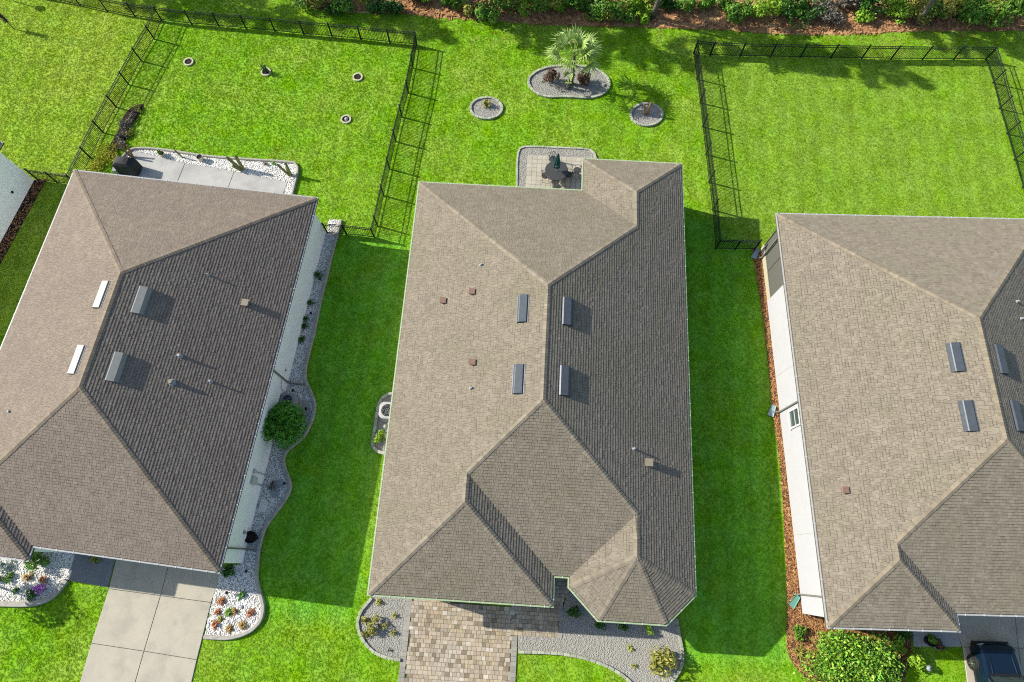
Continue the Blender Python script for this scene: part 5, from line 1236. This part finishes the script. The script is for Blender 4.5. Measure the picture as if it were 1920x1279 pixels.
# ------------------------------------------------------------------ car
def car(label, nose, heading):
    """nose: ground point below the front bumper; heading: direction the nose points"""
    t = thing('parked_car', label, 'car', nose, heading)       # local: +y forward, nose at y = 0
    # half profile sections: y, half width at sill, half width at belt, height of belt/hood top, crown
    S = [(-.02, .62, .66, .55, .66), (-.10, .80, .84, .62, .86), (-.30, .90, .93, .66, .98), (-.75, .94, .96, .70, 1.05), (-1.35, .95, .97, .74, 1.10), (-1.55, .95, .97, .76, 1.12), (-2.6, .95, .97, .8, 1.1), (-3.6, .95, .97, .82, 1.1), (-4.5, .92, .95, .84, 1.1), (-4.72, .84, .88, .8, 1.05)]
    b = MB(); m = 11
    for (y, ws, wb, zb, zt) in S:
        prof = [(-ws, .28), (-wb, .5), (-wb, zb), (-wb * .93, zt - .06), (-wb * .8, zt), (0, zt + .03), (wb * .8, zt), (wb * .93, zt - .06), (wb, zb), (wb, .5), (ws, .28)]
        b.v += [(x, y, z) for x, z in prof]
    for i in range(len(S) - 1): b.f += [(i * m + k, i * m + k + 1, (i + 1) * m + k + 1, (i + 1) * m + k) for k in range(m - 1)]
    b.f += [tuple(range(m - 1, -1, -1)), tuple((len(S) - 1) * m + k for k in range(m))]
    body = b.build('body', mat['paint'], t)
    for s in (-1, 1):                                                     # raised hood shoulders
        r = MB(); r.tube([(s * .52, -.55, 1.045), (s * .56, -1.0, 1.09), (s * .6, -1.5, 1.13)], [.02, .03, .03], 6); r.build('hood_crease', mat['paint'], body)
    g = MB()                                                              # cabin glass house
    lo = [(-.84, -1.36), (.84, -1.36), (.88, -2.4), (.88, -4.3), (.8, -4.66), (-.8, -4.66), (-.88, -4.3), (-.88, -2.4)]
    hi = [(-.62, -2.25), (.62, -2.25), (.66, -2.6), (.66, -4.0), (.6, -4.4), (-.6, -4.4), (-.66, -4.0), (-.66, -2.6)]
    g.add([(x, y, 1.1) for x, y in lo] + [(x, y, 1.68) for x, y in hi], [(k, (k + 1) % 8, 8 + (k + 1) % 8, 8 + k) for k in range(8)]); g.build('windscreen', mat['carglass'], t)
    r = MB(); r.add([(x * 1.03, y, 1.675) for x, y in hi] + [(x * .9, y * .995 - .03, 1.75) for x, y in hi], [(k, (k + 1) % 8, 8 + (k + 1) % 8, 8 + k) for k in range(8)] + [tuple(range(8, 16))]); r.build('roof', mat['paint'], t)
    p = MB()
    for s in (-1, 1):
        p.bar((s * .83, -1.38, 1.11), (s * .63, -2.27, 1.69), .08, .06); p.bar((s * .88, -2.95, 1.1), (s * .67, -2.95, 1.68), .1, .05); p.bar((s * .86, -4.35, 1.1), (s * .64, -4.1, 1.68), .18, .05)
    p.build('pillar', mat['paint'], t)
    c = MB(); c.box((0, -1.33, 1.13), (1.5, .1, .03)); c.build('cowl', mat['black'], t)
    for s in (-.3, .35): w = MB(); w.bar((s, -1.4, 1.16), (s + .5, -1.5, 1.23), .018); w.build('wiper', mat['black'], t)
    bm = MB(); bm.add([(-.8, .05, .3), (.8, .05, .3), (.93, -.35, .3), (-.93, -.35, .3), (-.8, .06, .58), (.8, .06, .58), (.94, -.35, .6), (-.94, -.35, .6)], [(0, 1, 5, 4), (1, 2, 6, 5), (3, 0, 4, 7), (4, 5, 6, 7)]); bm.build('bumper', mat['black'], t)
    gr_ = MB(); gr_.box((0, -.02, .68), (.95, .06, .16)); gr_.build('grille', mat['black'], t)
    for s in (-1, 1):
        hl = MB(); hl.add([(s * .5, .0, .66), (s * .78, -.06, .66), (s * .9, -.34, .72), (s * .5, -.02, .8), (s * .76, -.12, .86), (s * .88, -.4, .86)], [(0, 1, 4, 3), (1, 2, 5, 4)]); hl.build('headlight', mat['lens'], t)
        mi = MB(); mi.box((s * 1.06, -1.72, 1.12), (.2, .12, .16)); mi.bar((s * .9, -1.72, 1.06), (s * 1.0, -1.72, 1.1), .04); mi.build('mirror', mat['paint'], t)
        tr = MB(); tr.bar((s * .975, -1.2, .5), (s * .975, -4.2, .5), .03, .08); tr.build('side_trim', mat['black'], t)
        for y in (-.92, -3.75):
            wm = MB(); R = .37; ring = [(R * .62, -.115), (R * .93, -.115), (R, -.08), (R, .08), (R * .93, .115), (R * .62, .115)]; n = 24
            for k in range(n):
                a = 6.283 * k / n; wm.v += [(s * .9 + q, y + r_ * math.cos(a), .37 + r_ * math.sin(a)) for r_, q in ring]
            wm.f += [(k * 6 + i, k * 6 + (i + 1) % 6, ((k + 1) % n) * 6 + (i + 1) % 6, ((k + 1) % n) * 6 + i) for k in range(n) for i in range(6)]
            wo_ = wm.build('wheel', mat['tyre'], t); ri = MB()
            for k in range(7):
                a = 6.283 * k / 7; ri.bar((s * 1.0, y, .37), (s * .985, y + .23 * math.cos(a), .37 + .23 * math.sin(a)), .06, .05)
            ri.tube([(s * .93, y, .37), (s * 1.01, y, .37)], .06, 10); ri.build('rim', mat['rim'], wo_)
            ar = MB(); n = 12; ar.tube([(s * .965, y + .43 * math.cos(a), .37 + .43 * math.sin(a)) for a in np.linspace(0, math.pi, n)], .035, 6); ar.build('wheel_arch', mat['black'], t)
nose = (G(1868, 1207) + G(1895, 1207)) / 2
car('dark blue car nosed up to the garage at the bottom right corner', Vector((G(1880, 1211).x - .95, G(1880, 1211).y + .2, .05)), math.radians(-1.5))
